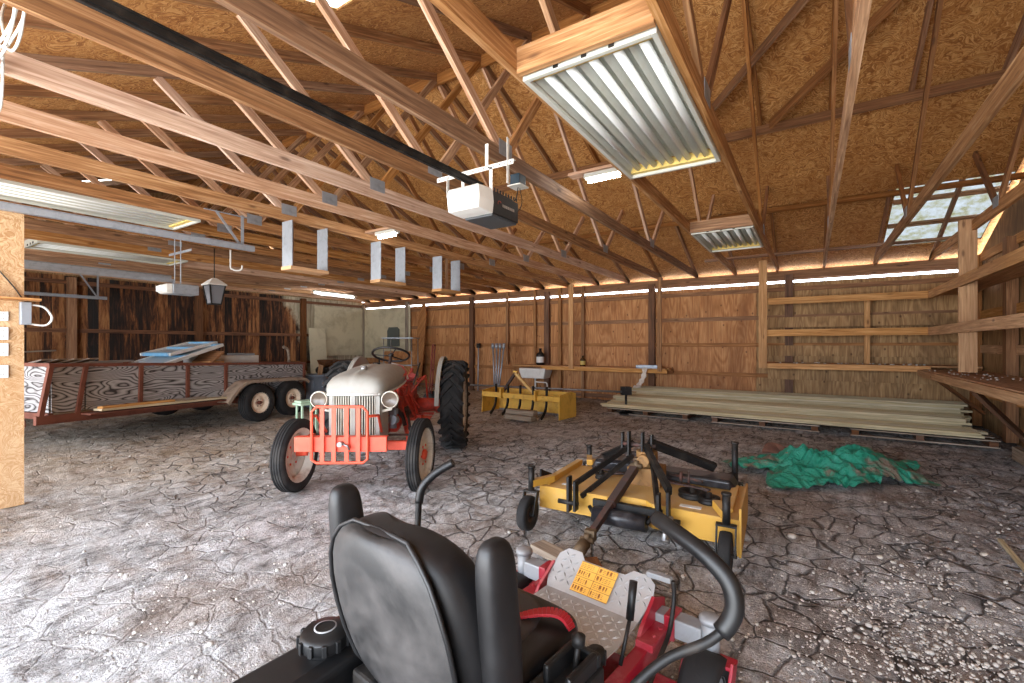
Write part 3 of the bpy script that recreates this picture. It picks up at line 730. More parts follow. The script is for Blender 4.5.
for z in (1.9, 1.3, .8):
    b = MB(); b.box((11.40, -.8, z), (.04, 3.2, .22)); b.build('back_board', M['ply_dark'], t)
b = MB(); b.beam((8.2, -1.72, .86), (8.6, -2.35, .16), .04, .2, (1, 0, .6)); b.build('brace', M['darkwood'], t)
b = MB(); b.beam((10.3, -1.66, .93), (10.5, -2.35, .3), .09, .04); b.build('brace', M['darkwood'], t)
b = MB(); b.beam((7.9, -2.2, .07), (8.25, -2.2, .07), .2, .16); b.box((6.6, -2.2, .07), (2.6, .2, .16)); tag(b.build('sill_timber', M['oldwood']), 'grey squared timber lying at the foot of the right wall', 'timber')
rock = paint('pale_stone', hexc(206, 198, 186), .9, 0, hexc(140, 128, 116), .6, 10, .4)
def pebble_mb(b, c, r, sq=.6):
    o = [(mnoise.noise(Vector((k*1.7, c[0]*9, c[1]*9)))*.35+1) for k in range(26)]
    rings = []; i = 0
    for a in (-70, -30, 10, 45, 78):
        ring = []
        for k in range(6):
            q = r*o[i % 26]; i += 1; an = 2*PI*k/6+c[0]*7
            ring.append((c[0]+q*math.cos(R(a))*math.cos(an)*1.15, c[1]+q*math.cos(R(a))*math.sin(an), c[2]+q*math.sin(R(a))*sq))
        rings.append(ring)
    b.loft(rings, smooth=True)
b = MB()
for k in range(40):
    y = random.uniform(-1.7, .6); pebble_mb(b, (random.uniform(SX+.02, 11.2), y, 1.062), random.uniform(.008, .022))
for k in range(50): pebble_mb(b, (random.uniform(7.6, 10.6), random.uniform(-2.2, -1.62), 1.004), random.uniform(.006, .018))
tag(b.build('debris', rock), 'pale crumbs of debris scattered over the lowest shelf', 'debris', None, 'stuff')
# ================================================================ bench on the far wall
t = thing('workbench', 'long wooden workbench hung along the far wall', 'workbench', (0, 0, 0))
bx0 = 10.93
for k in range(3):
    b = MB(); x = bx0+.09+k*.18; b.box((x, 4.97, .85), (.176, 4.3-.1*(k == 0), .03)); b.build('top_board', M['shelfwood'], t)
b = MB(); b.box((bx0+.0, 4.5, .80), (.04, 3.36, .09)); b.build('front_board', M['shelfwood'], t)
b = MB(); b.box((bx0+.28, 4.9, .81), (.04, 4.2, .05)); b.box((11.4, 4.9, .79), (.04, 4.2, .09)); b.build('support_rail', M['stud'], t)
for x, y, z0, w_ in ((bx0-.04, 5.26, .80, .13), (bx0-.04, 2.98, .80, .09), (11.40, 5.16, 0, .09), (11.40, 5.85, 0, .09), (11.40, 6.65, .2, .07), (11.40, 7.6, .85, .08)):
    b = MB(); b.box((x, y, (z0+3.0)/2), (.04, w_, 3.0-z0)); b.build('post', M['pine_red'] if w_ < .1 else M['shelfwood'], t)
def bottle(c, r, h, body, labmat, capm, label):
    t = thing('bottle', label, 'bottle', c)
    b = MB(); b.lathe([(0, 0), (r, 0), (r, h*.6), (r*.9, h*.68), (r*.35, h*.8), (r*.3, h*.93), (0, h*.93)], 16); b.build('body', body, t)
    b = MB(); b.lathe([(r*1.02, h*.15), (r*1.02, h*.5)], 16); b.build('label', labmat, t)
    b = MB(); b.lathe([(0, h*.92), (r*.38, h*.92), (r*.38, h), (0, h)], 12); b.build('cap', capm, t)
bottle((11.15, 6.33, .865), .11, .46, M['plastic'], M['white'], M['plastic'], 'tall black bottle with white label on the left of the bench')
bottle((11.05, 5.0, .865), .07, .28, paint('brown_glass', hexc(70, 52, 28), .2), paint('yellow_label', hexc(196, 170, 90), .6), M['plastic'], 'small brown bottle with yellow label beside the bench post')
t = thing('tray', 'grey metal tray resting on the right end of the bench', 'tray', (10.98, 3.28, .865))
b = MB(); b.box((0, 0, .01), (.26, .5, .02)); b.build('base', M['galv'], t)
b = MB()
for s_ in (-1, 1): b.box((s_*.125, 0, .04), (.01, .5, .06)); b.box((0, s_*.245, .04), (.24, .01, .06))
b.build('rim', M['galv'], t)
b = MB(); P = smooth_path([(10.86, 3.32, .88), (10.82, 3.32, .74), (10.80, 3.36, .60), (10.78, 3.42, .50), (10.76, 3.45, .40)], 5)
for i in range(len(P)-1):
    w_ = .05+.012*math.sin(i*1.3); b.beam(P[i], P[i+1]+(P[i+1]-P[i])*.1, w_*2, .02, (1, 0, 0))
b.tube([(10.76, 3.38, .44), (10.75, 3.46, .40), (10.74, 3.55, .44)], [.03, .06, .03], 8)
tag(b.build('rag', paint('dirty_cloth', hexc(222, 212, 200), .9, 0, hexc(150, 130, 110), .5, 8)), 'dirty white rag hanging off the right end of the bench', 'rag')
# utility sink under the bench
t = thing('utility_sink', 'white utility sink hung under the left end of the bench', 'sink', (11.1, 6.45, .5))
b = MB(); b.loft([[(x*s_, y*s_, z) for x, y in ((-.22, -.42), (.22, -.42), (.22, .42), (-.22, .42))] for s_, z in ((.84, 0), (.97, .18), (1, .28))], smooth=False); b.build('basin', M['white'], t, .02)
b = MB(); b.tube([(-.1, -.05, 0), (-.1, -.05, -.48)], .025, 10); b.tube(smooth_path([(-.1, -.05, -.1), (-.12, -.3, -.1), (-.12, -.42, -.12), (-.12, -.43, -.3)], 4), .018, 8); b.build('drain_pipe', M['white'], t)
# ================================================================ long boards stacked on pallets
LP = [(9.0, 9.66, .13, 2, 3.72, -2.02), (9.72, 10.50, .13, 5, 3.45, -1.8), (10.55, 11.28, .13, 9, 3.15, -1.75)]
yaw = .055
def boardmb():
    b = MB(); L = 5.7
    prof = [(-.075, 0), (.075, 0), (.075, .026)]
    for k in range(4):
        x = .06-.035*k; prof += [(x, .03), (x-.012, .030), (x-.017, .022), (x-.021, .022)]
    prof += [(-.075, .028)]
    n = len(prof); vs = [(p[0], y, p[1]) for y in (-L/2, L/2) for p in prof]
    fs = [[i, (i+1) % n, (i+1) % n+n, i+n] for i in range(n)]; uv = [[(-L/2, i*.03), (-L/2, i*.03+.03), (L/2, i*.03+.03), (L/2, i*.03)] for i in range(n)]
    fs += [list(range(n-1, -1, -1)), list(range(n, 2*n))]; uv += [[(0, 0)]*n]*2
    return b.add(vs, fs, uv)
proto = boardmb().build('deck_board', M['deckwood'], None, 0, 0, True)
first = True; cnt = 0
for ti, (xa, xb, z0, ly, y1, y0) in enumerate(LP):
    nb = int((xb-xa)/.157)
    for l in range(ly):
        for k in range(nb):
            if 0 < k < nb-1 and l < ly-2: continue
            o = proto if first else proto.copy()
            if not first: C.objects.link(o)
            first = False; cnt += 1
            jy = random.uniform(-.10, .10)
            x = xa+.08+k*.157; ym = (y1+y0)/2+jy
            x += (ym-3.7)*yaw*.9 if ti == 0 else (ym-3.7)*yaw*(.9-.3*ti)
            o.location = (x+.13, ym, z0+l*.032+.001); o.rotation_euler = (0, 0, -yaw*(.9-.3*ti)); 
            tn = ['front', 'middle', 'back'][ti]; ln = 'top layer' if l == ly-1 else ('bottom layer' if l == 0 else ordn[l]+' layer')
            pn = 'front edge' if k == 0 else ('back edge' if k == nb-1 else ordn[k]+' from the front')
            tag(o, 'long ribbed board, %s, %s of the %s lumber tier' % (pn, ln, tn), 'board', ['front tier of the lumber stack', 'middle tier of the lumber stack', 'back tier of the lumber stack'][ti])
proto_p = None
def pallet(name_lab, c, rz):
    t = thing('pallet', name_lab, 'pallet', c, rz)
    for x in (-.95, 0, .95):
        b = MB(); b.beam((x*.8, -.55, .055), (x*.8, .55, .055), .09, .07); b.build('runner', M['darkwood'], t)
    for y in (-.5, -.17, .17, .5):
        b = MB(); b.box((0, y, .105), (1.65, .12, .018)); b.build('slat', M['oldwood'], t)
    for y in (-.5, .5):
        b = MB(); b.box((0, y, .012), (1.65, .1, .02)); b.build('slat', M['oldwood'], t)
for y, lab in ((2.75, 'dark pallet under the left end of the front boards'), (.7, 'dark pallet under the middle of the front boards'), (-1.35, 'dark pallet under the right end of the front boards')):
    pallet(lab, (9.62+(y-2.0)*.05, y, .0), R(90)-.04)
    pallet(lab.replace('front', 'back tier'), (10.86, y, .0), R(90))
# crumpled green tarp
def tarp():
    rng = np.random.default_rng(5); nx, ny = 110, 70; b = MB(); V = []
    c0 = at(828, 470, .05)
    for i in range(nx):
        for j in range(ny):
            u = i/(nx-1)*2-1; v = j/(ny-1)*2-1
            # irregular outline, ridges that run from a gathered centre
            rad = 1+.16*math.sin(3*math.atan2(v, u)+.8)+.10*math.sin(7*math.atan2(v, u))
            x = u*.88*rad; y = v*.48*rad
            an = math.atan2(v, u+.1); rr = math.hypot(u, v)
            h = .10*max(0, 1-rr*.75)+.15*math.exp(-((x-.38)/.22)**2-((y+.02)/.28)**2)+.10*math.exp(-((x+.25)/.2)**2-((y-.1)/.2)**2)
            h += .075*(1-abs(mnoise.noise(Vector((x*4.5+y*2, y*6+3, 1.2))))*4)*max(0, 1-rr*.8)+.03+.07*max(0, 1-rr*.6)*abs(math.sin(an*6+2.2*mnoise.noise(Vector((x*2, y*2, 4)))))
            h += .05*(.5-abs(mnoise.noise(Vector((x*11+y*4, y*9, 7))))*2)
            edge = max(0, rr-1.05); h = max(.012+.02*abs(mnoise.noise(Vector((x*6, y*6, 9)))), h-edge*.22)
            x += .06*mnoise.noise(Vector((x*3, y*3, 2))); y += .07*mnoise.noise(Vector((x*3, y*3, 12)))
            V.append((x, y, h))
    F = [[i*ny+j, (i+1)*ny+j, (i+1)*ny+j+1, i*ny+j+1] for i in range(nx-1) for j in range(ny-1)]
    b.add(V, F, None, 0, True)
    s = NT('green_tarp'); v = s.coords('Object'); n1 = s.noise(v, 3.2, 5, .65, .5); n2 = s.noise(v, 7, 5, .7)
    col = s.mix(s.math('MULTIPLY', s.ramp(n1, [(.55, K), (.62, Wt)]), .75), hexc(40, 150, 124), hexc(140, 92, 84))
    col = s.mix(s.math('MULTIPLY', s.ramp(n2, [(.5, K), (.7, Wt)]), .4), col, hexc(40, 90, 76))
    s.bump(s.noise(v, 12, 5, .7, 1.5), .8, .04); s.fin(col, .36)
    t = thing('tarp', 'crumpled green plastic tarp heaped on the floor before the lumber', 'tarp', (c0.x, c0.y, 0), TH-R(90))
    b.build('sheet', s.m, t, 0, 1)
    b = MB(); rings = []
    for k in range(9):
        a = k/8; rings.append([(-.33+.10*math.cos(q)*math.sin(a*PI)*(1+.3*math.sin(q*3+a*5))-.28*(a-.5), .42+.10*math.sin(q)*math.sin(a*PI)+.08*(a-.5), .13+.12*math.sin(a*PI)*(.6+.4*math.sin(q))) for q in [2*PI*m/12 for m in range(12)]])
    b.loft(rings)
    o = b.build('burlap_fold', paint('brown_cloth', hexc(120, 84, 70), .9, 0, hexc(70, 50, 44), .6, 9, .4), t, 0, 1)
    b = MB(); rings = []
    for k in range(8):
        a = k/7; rings.append([(-.25+.42*(a-.4), .1+.05*math.sin(q)*math.sin(a*PI), .215+.035*math.cos(q)*math.sin(a*PI)) for q in [2*PI*m/10 for m in range(10)]])
    b.loft(rings); b.build('cloth_lining', paint('pink_cloth', hexc(170, 128, 112), .9, 0, hexc(120, 90, 80), .6, 9, .4), t, 0, 1)
tarp()
# ================================================================ back corner
def leaning(name, p, q_, w_, t_, mat, label, cat, up=None): return plank(name, p, q_, w_, t_, mat, label, cat, up)
leaning('plywood_sheet', (9.35, 13.72, .02), (9.4, 13.98, 1.98), .62, .02, M['panel_pale'], 'yellowish plywood panel leaning on the left wall near the corner', 'panel', (0, -1, 0))
b = MB(); b.box((10.4, 14.13, 1.9), (2.0, .02, 1.7)); b.box((11.42, 12.85, 1.85), (.02, 2.4, 1.8)); tag(b.build('wall_lining', M['panel_pale']), 'pale lining board covering the upper far left corner', 'panel')
leaning('plywood_sheet', (10.95, 11.9, .02), (11.35, 11.9, 1.2), 1.9, .02, M['ply'], 'low plywood sheet leaning in the back corner behind the tractor', 'panel', (1, 0, 0))
b = MB(); b.prism([(-.17, 0), (.17, 0), (.19, 1.2), (.16, 2.15), (.05, 2.5), (-.07, 2.5), (-.17, 2.1), (-.2, 1.0)], (11.0, 10.9, .3), (0, 1, 0), (.12, 0, 1), (.03, 0, 0)); tag(b.build('leaning_slab', M['stud']), 'tall brown rounded slab leaning on the far wall by the corner', 'board')
b = MB(); b.prism([(-.3, -.35), (.3, -.35), (.3, .2), (.22, .33), (-.2, .33), (-.3, .25)], (11.38, 12.45, 1.72), (0, 1, 0), (0, 0, 1), (.03, 0, 0)); tag(b.build('window_frame', paint('dull_glass', hexc(92, 100, 98), .2, 0)), 'small dark vehicle window hung in the back corner', 'window')
t = thing('metal_stand', 'bare metal stand with flat top shelf in the back corner', 'stand', (10.0, 10.6, 0), .4)
for x, y in ((-.25, -.45), (.25, -.45), (-.25, .45), (.25, .45)):
    b = MB(); b.tube([(x, y, 0), (x, y, 1.62)], .016, 8); b.build('leg', M['steel'], t)
b = MB(); b.box((0, 0, 1.63), (.6, 1.0, .03)); b.build('shelf', M['galv'], t); b = MB(); b.box((0, 0, .8), (.52, .92, .02)); b.build('shelf', M['galv'], t)
# four mower spindle rods leaning on the far wall
p0 = cw(-.48, 12.75)
for k in range(4):
    t = thing('steel_rod', ['leftmost', 'second from left', 'third from left', 'rightmost'][k]+' of four grey steel rods leaning on the far wall', 'rod', (p0.x+.0, p0.y-.035*k, 0), 0, 'steel rods leaning on the far wall')
    b = MB(); b.tube([(0, 0, 0), (.12, .14-.09*k, 1.38)], .022, 8); b.build('shaft', M['galv'], t)
    b = MB(); b.cyl((.1, .14-.09*k, 1.33), (.125, .145-.09*k, 1.46), .045, 12); b.build('head', M['galv'], t)
    b = MB(); b.tube([(0, 0, 0), (.01, 0, .2)], .035, 8); b.build('foot', M['blackm'], t)
t = thing('steel_rod', 'single grey rod standing alone left of the four steel rods', 'rod', (11.3, 8.62, 0)); b = MB(); b.tube([(0, 0, 0), (.03, 0, 1.45)], .02, 8); b.build('shaft', M['galv'], t); b = MB(); b.box((.03, 0, 1.40), (.06, .12, .14)); b.build('head', M['blackm'], t)
# hand truck, red
pd = at(430, 402, 0)
t = thing('hand_truck', 'dark red hand truck standing behind the tractor rear wheel', 'hand truck', (pd.x, pd.y, 0), TH+R(90))
red_old = paint('old_red_paint', hexc(120, 48, 40), .6, 0, hexc(70, 40, 34), .6, 8)
for s_ in (-1, 1):
    b = MB(); b.tube([(.0, s_*.17, .1), (-.1, s_*.17, 1.42)], .018, 8); b.build('side_rail', red_old, t)
b = MB(); b.tube([(-.1, -.17, 1.42), (-.1, .17, 1.42)], .018, 8); 
for z in (.4, .8): b.tube([(-.02-.06*z, -.17, z), (-.02-.06*z, .17, z)], .012, 8)
b.build('crossbar', red_old, t)
for s_ in (-1, 1):
    b = MB(); b.lathe([(.03, -.025), (.12, -.03), (.13, 0), (.12, .03), (.03, .025)], 20, 'y', (0, s_*.23, .13)); b.build('wheel', M['rubber'], t)
b = MB(); b.box((.12, 0, .03), (.24, .36, .012)); b.build('toe_plate', red_old, t)
# long pole on a black stand
pa = at(463, 384.5, .43); pb = at(626, 392, .45)
b = MB(); b.tube([pa, pb], .022, 10); pole = tag(b.build('steel_pole', M['steel']), 'long bare steel pole lying level before the workbench', 'pole')
t = thing('pole_stand', 'black metal stand holding the right end of the long pole', 'stand', (pb.x, pb.y, 0), TH)
b = MB(); b.box((0, 0, .40), (.16, .2, .012)); b.box((.07, 0, .48), (.012, .2, .16)); b.box((-.07, 0, .48), (.012, .2, .16)); b.build('cradle', M['blackm'], t)
b = MB(); b.tube([(0, 0, .40), (0, 0, .02)], .025, 10); b.build('post', M['blackm'], t); b = MB(); b.box((0, 0, .012), (.3, .3, .02)); b.build('base_plate', M['blackm'], t)
t = thing('concrete_block', 'pale concrete block under the left end of the long pole', 'block', (pa.x-.0, pa.y, 0), TH)
b = MB(); b.box((0, 0, .10), (.4, .2, .20)); b.box((0, 0, .305), (.4, .2, .20)); b.build('block', M['oldwood'], t, .01)
# ================================================================ trailer
O = cw(-4.75, 8.6)
tr = thing('utility_trailer', 'long tandem axle utility trailer with grained plywood sides and rusty frame', 'trailer', (O.x, O.y, 0), TH-R(18.6))
rust = paint('rusty_brown_frame', hexc(112, 64, 48), .75, 0, hexc(70, 42, 34), .6, 6)
def grained():
    s = NT('weathered_grained_plywood'); v = s.coords('Object', (.9, 1, 3.0)); 
    n = s.noise(v, 1.2, 1.5, .45, .3); f = s.math('PINGPONG', s.math('MULTIPLY', n, 24.0), .5)
    g2 = s.noise(s.coords('Object', (2, 2, 40)), 2, 4, .6)
    col = s.ramp(s.math('ADD', s.math('MULTIPLY', f, 1.6), s.math('MULTIPLY', g2, .35)), [(.25, hexc(48, 44, 44)), (.36, hexc(120, 116, 114)), (.8, hexc(168, 166, 166))])
    return s.fin(col, .85)
M['grained'] = grained()
zt = lambda x: 1.164-.032*(x+2.94); zb = lambda x: .50-.018*(x+2.94)
Y0, Y1 = .22, 2.25; X0, X1 = -2.94, 1.42
stakes = [(-2.94, -3.06), (-2.57, -2.68), (-1.88, -1.90), (-1.176, -1.18), (-.49, -.49), (1.38, 1.38)]
for side, y in ((0, Y0), (1, Y1)):
    xs_ = [s_[0] for s_ in stakes]
    for i in range(len(xs_)-1):
        a, c = xs_[i], xs_[i+1]; b = MB(); yy = y+(.015 if side == 0 else -.015)
        lo = lambda x: zb(x)+.05
        b.prism([(a+.01, lo(a)), (c-.01, lo(c)), (c-.01, zt(c)-.03), (a+.01, zt(a)-.03)], (0, yy, 0), (1, 0, 0), (0, 0, 1), (0, .018, 0))
        b.build('side_panel', M['grained'], tr)
    for xt, xb_ in stakes:
        b = MB(); b.beam((xb_, y, zb(xt)-.06), (xt, y, zt(xt)), .05, .055, (0, 1, 0)); b.build('stake', rust, tr)
    b = MB(); b.beam((X0-.03, y, zt(X0)), (X1, y, zt(X1)), .05, .045); b.build('top_rail', rust, tr)
    b = MB(); b.beam((X0-.16, y, zb(X0)-.03), (X1, y, zb(X1)-.03), .06, .11); b.build('bottom_rail', rust, tr)
for x in (X0, X1):
    b = MB(); b.box((x, (Y0+Y1)/2, (zb(x)+zt(x))/2+.02), (.018, Y1-Y0-.06, zt(x)-zb(x)-.06)); b.build('end_panel', M['grained'], tr)
    b = MB(); b.beam((x, Y0, zt(x)), (x, Y1, zt(x)), .05, .045); b.beam((x, Y0, zb(x)), (x, Y1, zb(x)), .05, .08); b.build('end_rail', rust, tr)
b = MB(); 
for k in range(13): y = Y0+.08+k*.155; b.beam((X0, y, zb(X0)+.02), (X1, y, zb(X1)+.02), .15, .035)
b.build('deck', M['oldwood'], tr)
b = MB()
for x in (-2.2, -1.3, -.4, .5, 1.2): b.beam((x, Y0, zb(x)-.05), (x, Y1, zb(x)-.05), .05, .08)
b.build('cross_member', M['blackm'], tr)
b = MB(); b.beam((-3.0, .62, .40), (-4.1, 1.23, .38), .08, .08); b.beam((-3.0, 1.85, .40), (-4.1, 1.23, .38), .08, .08); b.build('tongue', rust, tr)
def tyre(name_mats, parent, c, rad, width, rim_r, rimm, axis='y', hubm=None, side=-1, tread=None):
    """tyre part with rim and hub as sub-parts; axle along y, outside towards side"""
    c = Vector(c); hw = width/2; b = MB()
    pr = [(rim_r, -hw*.75), (rim_r+.02, -hw*.9), (rim_r+(rad-rim_r)*.5, -hw*1.02), (rad*.95, -hw*.9), (rad*.99, -hw*.6), (rad, 0), (rad*.99, hw*.6), (rad*.95, hw*.9), (rim_r+(rad-rim_r)*.5, hw*1.02), (rim_r+.02, hw*.9), (rim_r, hw*.75)]
    b.lathe(pr, 48, 'y')
    if tread == 'ribs':
        for y in (-.6, -.2, .2, .6): b.lathe([(rad*.985, hw*y-hw*.13), (rad*1.018, hw*y-hw*.11), (rad*1.018, hw*y+hw*.11), (rad*.985, hw*y+hw*.13)], 48, 'y')
    if tread == 'blocks':
        for k in range(44):
            a = 2*PI*k/44
            for y in (-.55, 0, .55):
                aa = a+(.07 if y == 0 else 0); p = Vector((math.cos(aa), 0, math.sin(aa)))
                b.beam(p*rad*.985+Vector((0, hw*y-hw*.2, 0)), p*rad*.985+Vector((0, hw*y+hw*.2, 0)), rad*.09, rad*.035, p)
    if tread == 'lugs':
        n = 22
        for k in range(n):
            for s_ in (-1, 1):
                a0 = 2*PI*(k+(.5 if s_ > 0 else 0))/n; pts = []
                for q in range(6):
                    f = q/5; a = a0-.30*f*1.0; y = s_*hw*(-.06+1.08*f); rr = rad*(1.01-.055*max(0, f-.6)/.4)
                    pts.append(Vector((math.cos(a)*rr, y, math.sin(a)*rr)))
                for q in range(5):
                    m_ = (pts[q]+pts[q+1])/2; b.beam(pts[q], pts[q+1]+(pts[q+1]-pts[q])*.15, .042, .055, Vector((m_.x, 0, m_.z)))
    t = b.build('tyre', M['rubber'], parent); t.location = c
    b = MB(); o = side*hw
    b.lathe([(rim_r+.012, side*hw*.88), (rim_r+.012, side*hw*.80), (rim_r*.93, side*hw*.76), (rim_r*.88, side*hw*.3), (rim_r*.62, side*hw*.22), (rim_r*.55, side*hw*.42), (rim_r*.34, side*hw*.46), (rim_r*.3, side*hw*.35), (0, side*hw*.35)][::(1 if side < 0 else -1)], 32, 'y')
    b.lathe([(rim_r+.012, -side*hw*.88), (rim_r*.9, -side*hw*.7), (rim_r*.86, side*hw*.3)][::(-1 if side < 0 else 1)], 32, 'y')
    rm = b.build('rim', rimm, t)
    b = MB(); b.lathe([(rim_r*.2, side*hw*.3), (rim_r*.2, side*hw*.75), (rim_r*.12, side*hw*.85), (0, side*hw*.85)][::(1 if side < 0 else -1)], 20, 'y')
    for k in range(6):
        a = 2*PI*k/6; b.cyl((rim_r*.38*math.cos(a), side*hw*.38, rim_r*.38*math.sin(a)), (rim_r*.38*math.cos(a), side*hw*.56, rim_r*.38*math.sin(a)), rim_r*.05, 6)
    b.build('hub', hubm or M['blackm'], t)
    return t
cream = paint('cream_rim', hexc(240, 222, 198), .5, 0, hexc(150, 110, 84), .5, 12)
for x in (0, .80):
    for y, s_ in ((0.02, -1), (2.45, 1)):
        t = tyre(None, tr, (x, y, .345), .345, .2, .185, cream, side=s_, hubm=rust, tread='ribs')
    b = MB(); b.tube([(x, .1, .345), (x, 2.35, .345)], .04, 10); b.build('axle', M['blackm'], tr)
fend = paint('dusty_fender', hexc(160, 142, 124), .6, 0, hexc(90, 70, 58), .6, 6)
for y in (0.04, 2.43):
    b = MB(); path = [(-.68, .42), (-.60, .52), (-.47, .66), (-.34, .745), (-.2, .775), (1.0, .745), (1.12, .715), (1.20, .66)]
    for i in range(len(path)-1):
        (xa, za), (xb_, zb_) = path[i], path[i+1]; b.beam((xa, y, za), (xb_, y, zb_), .27, .012)
        if y < 1: b.beam((xa, y-.13, za-.02), (xb_, y-.13, zb_-.02), .012, .055)
    b.build('fender', fend, tr)
# things lying on the trailer
def TL(x, y, z):
    a = TH-R(18.6); return Vector((O.x+x*math.cos(a)-y*math.sin(a), O.y+x*math.sin(a)+y*math.cos(a), z))
TA = TH-R(18.6)
def tplank(a, c, w_, h_, m, lab, cat='board', name='loose_board', up=None): return plank(name, TL(*a), TL(*c), w_, h_, m, lab, cat, up)
tplank((-2.5, .10, zb(-2.5)+.045), (-.62, .10, zb(-.6)+.045), .17, .03, M['deckwood'], 'long pale plank lying on the outer ledge of the trailer')
tplank((-2.5, .05, zb(-2.5)+.077), (-1.5, .09, zb(-1.6)+.077), .10, .03, M['shelfwood'], 'short pale plank lying on the left part of the trailer ledge')
tplank((-1.55, .14, zb(-1.6)+.077), (-.95, .12, zb(-1)+.077), .07, .03, M['oldwood'], 'short grey stick lying on the trailer ledge')
b = MB(); b.box((-1.6, .1, .485), (2.1, .22, .02)); o = b.build('ledge', rust, tr); o.rotation_euler = (0, .018, 0); o.location = (0, 0, -.035)
for k in range(4):
    tplank((-2.85+.16*k, 2.1, .95), (-2.72+.18*k, .75, 1.22), .13, .02, M['oldwood'], ['leftmost grey plank propped inside the front of the trailer', 'second grey plank propped inside the front of the trailer', 'third grey plank propped inside the front of the trailer', 'rightmost grey plank propped inside the front of the trailer'][k])
blue = paint('pale_blue_paint', hexc(110, 168, 206), .45, 0, hexc(190, 205, 215), .5, 6)
def wframe(loc, rot, w_, h_, lab):
    t = thing('window_sash', lab, 'window frame', TL(*loc)); t.rotation_euler = rot
    for x in (-w_/2, 0, w_/2):
        b = MB(); b.box((x, 0, 0), (.07, h_, .05)); b.build('stile', blue, t)
    for y in (-h_/2, h_/2):
        b = MB(); b.box((0, y, .0), (w_+.07, .06, .05)); b.build('bar', M['white'], t)
    b = MB(); b.box((0, 0, 0), (w_, h_, .008)); b.build('pane', paint('old_glass', hexc(190, 205, 212), .15), t)
wframe((-.85, 1.05, 1.22), (0, -.30, TA), 1.3, .8, 'pale blue and white window frame lying tilted on the trailer load')
wframe((-.62, 1.15, 1.36), (0, -.22, TA+.1), .9, .6, 'second smaller blue framed sash on top of the tilted one')
t = thing('cabinet_panel', 'white box shaped cabinet lying on the trailer load', 'cabinet', TL(.30, 1.25, zb(0)+.04), TA)
b = MB(); b.box((0, 0, .36), (1.1, .7, .72)); b.build('body', M['white'], t, .01)
b = MB(); b.box((.42, 0, .74), (.24, .5, .04)); b.build('grey_lid', M['galv'], t, .006)
t = thing('crate', 'brown wooden crate board leaning on the white cabinet', 'crate', TL(-.42, .72, 1.08), TA)
b = MB(); b.box((0, 0, .12), (.3, .5, .03), (0, -.7, 0)); b.build('lid', M['stud'], t); b = MB(); b.box((0, 0, -.1), (.28, .45, .3)); b.build('body', M['shelfwood'], t, .006)
for k, (y_, z_) in enumerate(((2.0, 1.10), (1.78, 1.12), (1.5, 1.14))):
    tplank((-2.2, y_, z_), (-1.25, y_-.05, z_+.01), .16, .03, M['oldwood'], ['farthest long grey plank laid level inside the trailer', 'middle long grey plank laid level inside the trailer', 'nearest long grey plank laid level inside the trailer'][k])
b = MB(); b.tube(smooth_path([TL(1.25, .5, .9), TL(1.25, .5, 1.15), TL(1.22, .5, 1.32), TL(1.1, .5, 1.38)], 5), .03, 8); tag(b.build('bent_hose', M['oldwood']), 'short bent grey hose sticking up at the rear of the trailer', 'hose')
# trash can and clutter beyond the trailer
pc = at(315, 406, 0)
t = thing('trash_can', 'grey plastic trash can overflowing with scraps beside the trailer wheels', 'trash can', (pc.x, pc.y, 0))
gp = paint('grey_plastic', hexc(136, 148, 162), .5, 0, hexc(100, 108, 118), .4, 5)
b = MB(); b.lathe([(.0, .0), (.22, 0), (.235, .05), (.29, .70), (.31, .70), (.31, .74), (.275, .74), (.27, .65)], 28); b.build('bin', gp, t)
for k in range(8):
    a = 2*PI*k/8; b = MB(); b.beam((.235*math.cos(a), .235*math.sin(a), .08), (.283*math.cos(a), .283*math.sin(a), .62), .05, .012, (math.cos(a), math.sin(a), 0)); b.build('rib', gp, t)
plank('loose_board', (pc.x-.12, pc.y+.05, .58), (pc.x-.22, pc.y+.12, .93), .2, .03, M['white'], 'white offcut sticking out of the trash can', 'board')
plank('loose_board', (pc.x+.1, pc.y+.0, .58), (pc.x+.12, pc.y-.06, .95), .15, .02, M['shelfwood'], 'brown wood scrap sticking out of the trash can', 'board')
pc2 = at(322, 396, 0)
for k, (dx, z) in enumerate(((0, 0), (.02, .2), (-.02, .4), (.03, .6))):
    b = MB(); b.lathe([(.20, .0), (.30, .0), (.34, .06), (.34, .13), (.30, .19), (.20, .19), (.18, .1), (.20, 0)], 28, 'z', (pc2.x+dx+.38, pc2.y+.3, z))
    tag(b.build('spare_tyre', M['rubber']), ['lowest', 'second lowest', 'second highest', 'topmost'][k]+' tyre in the dark stack behind the trash can', 'tyre', 'tyre stack behind the trash can')
t = thing('basket', 'dark brown basket on top of the tyre stack', 'basket', (pc2.x+.40, pc2.y+.3, .795))
b = MB(); b.lathe([(0, 0), (.22, 0), (.30, .2), (.28, .2), (.2, .02), (0, .02)], 20); b.build('bowl', M['darkwood'], t)
for k in range(3):
    an = k*2.1; b = MB(); pebble_mb(b, (.08*math.cos(an), .08*math.sin(an), .1), .1); b.build('rag', M['stud'], t)
plank('loose_board', (2.1, 13.95, 1.25), (3.0, 14.0, 1.30), .15, .03, M['oldwood'], 'grey plank fixed on the dark board wall at far left', 'board')
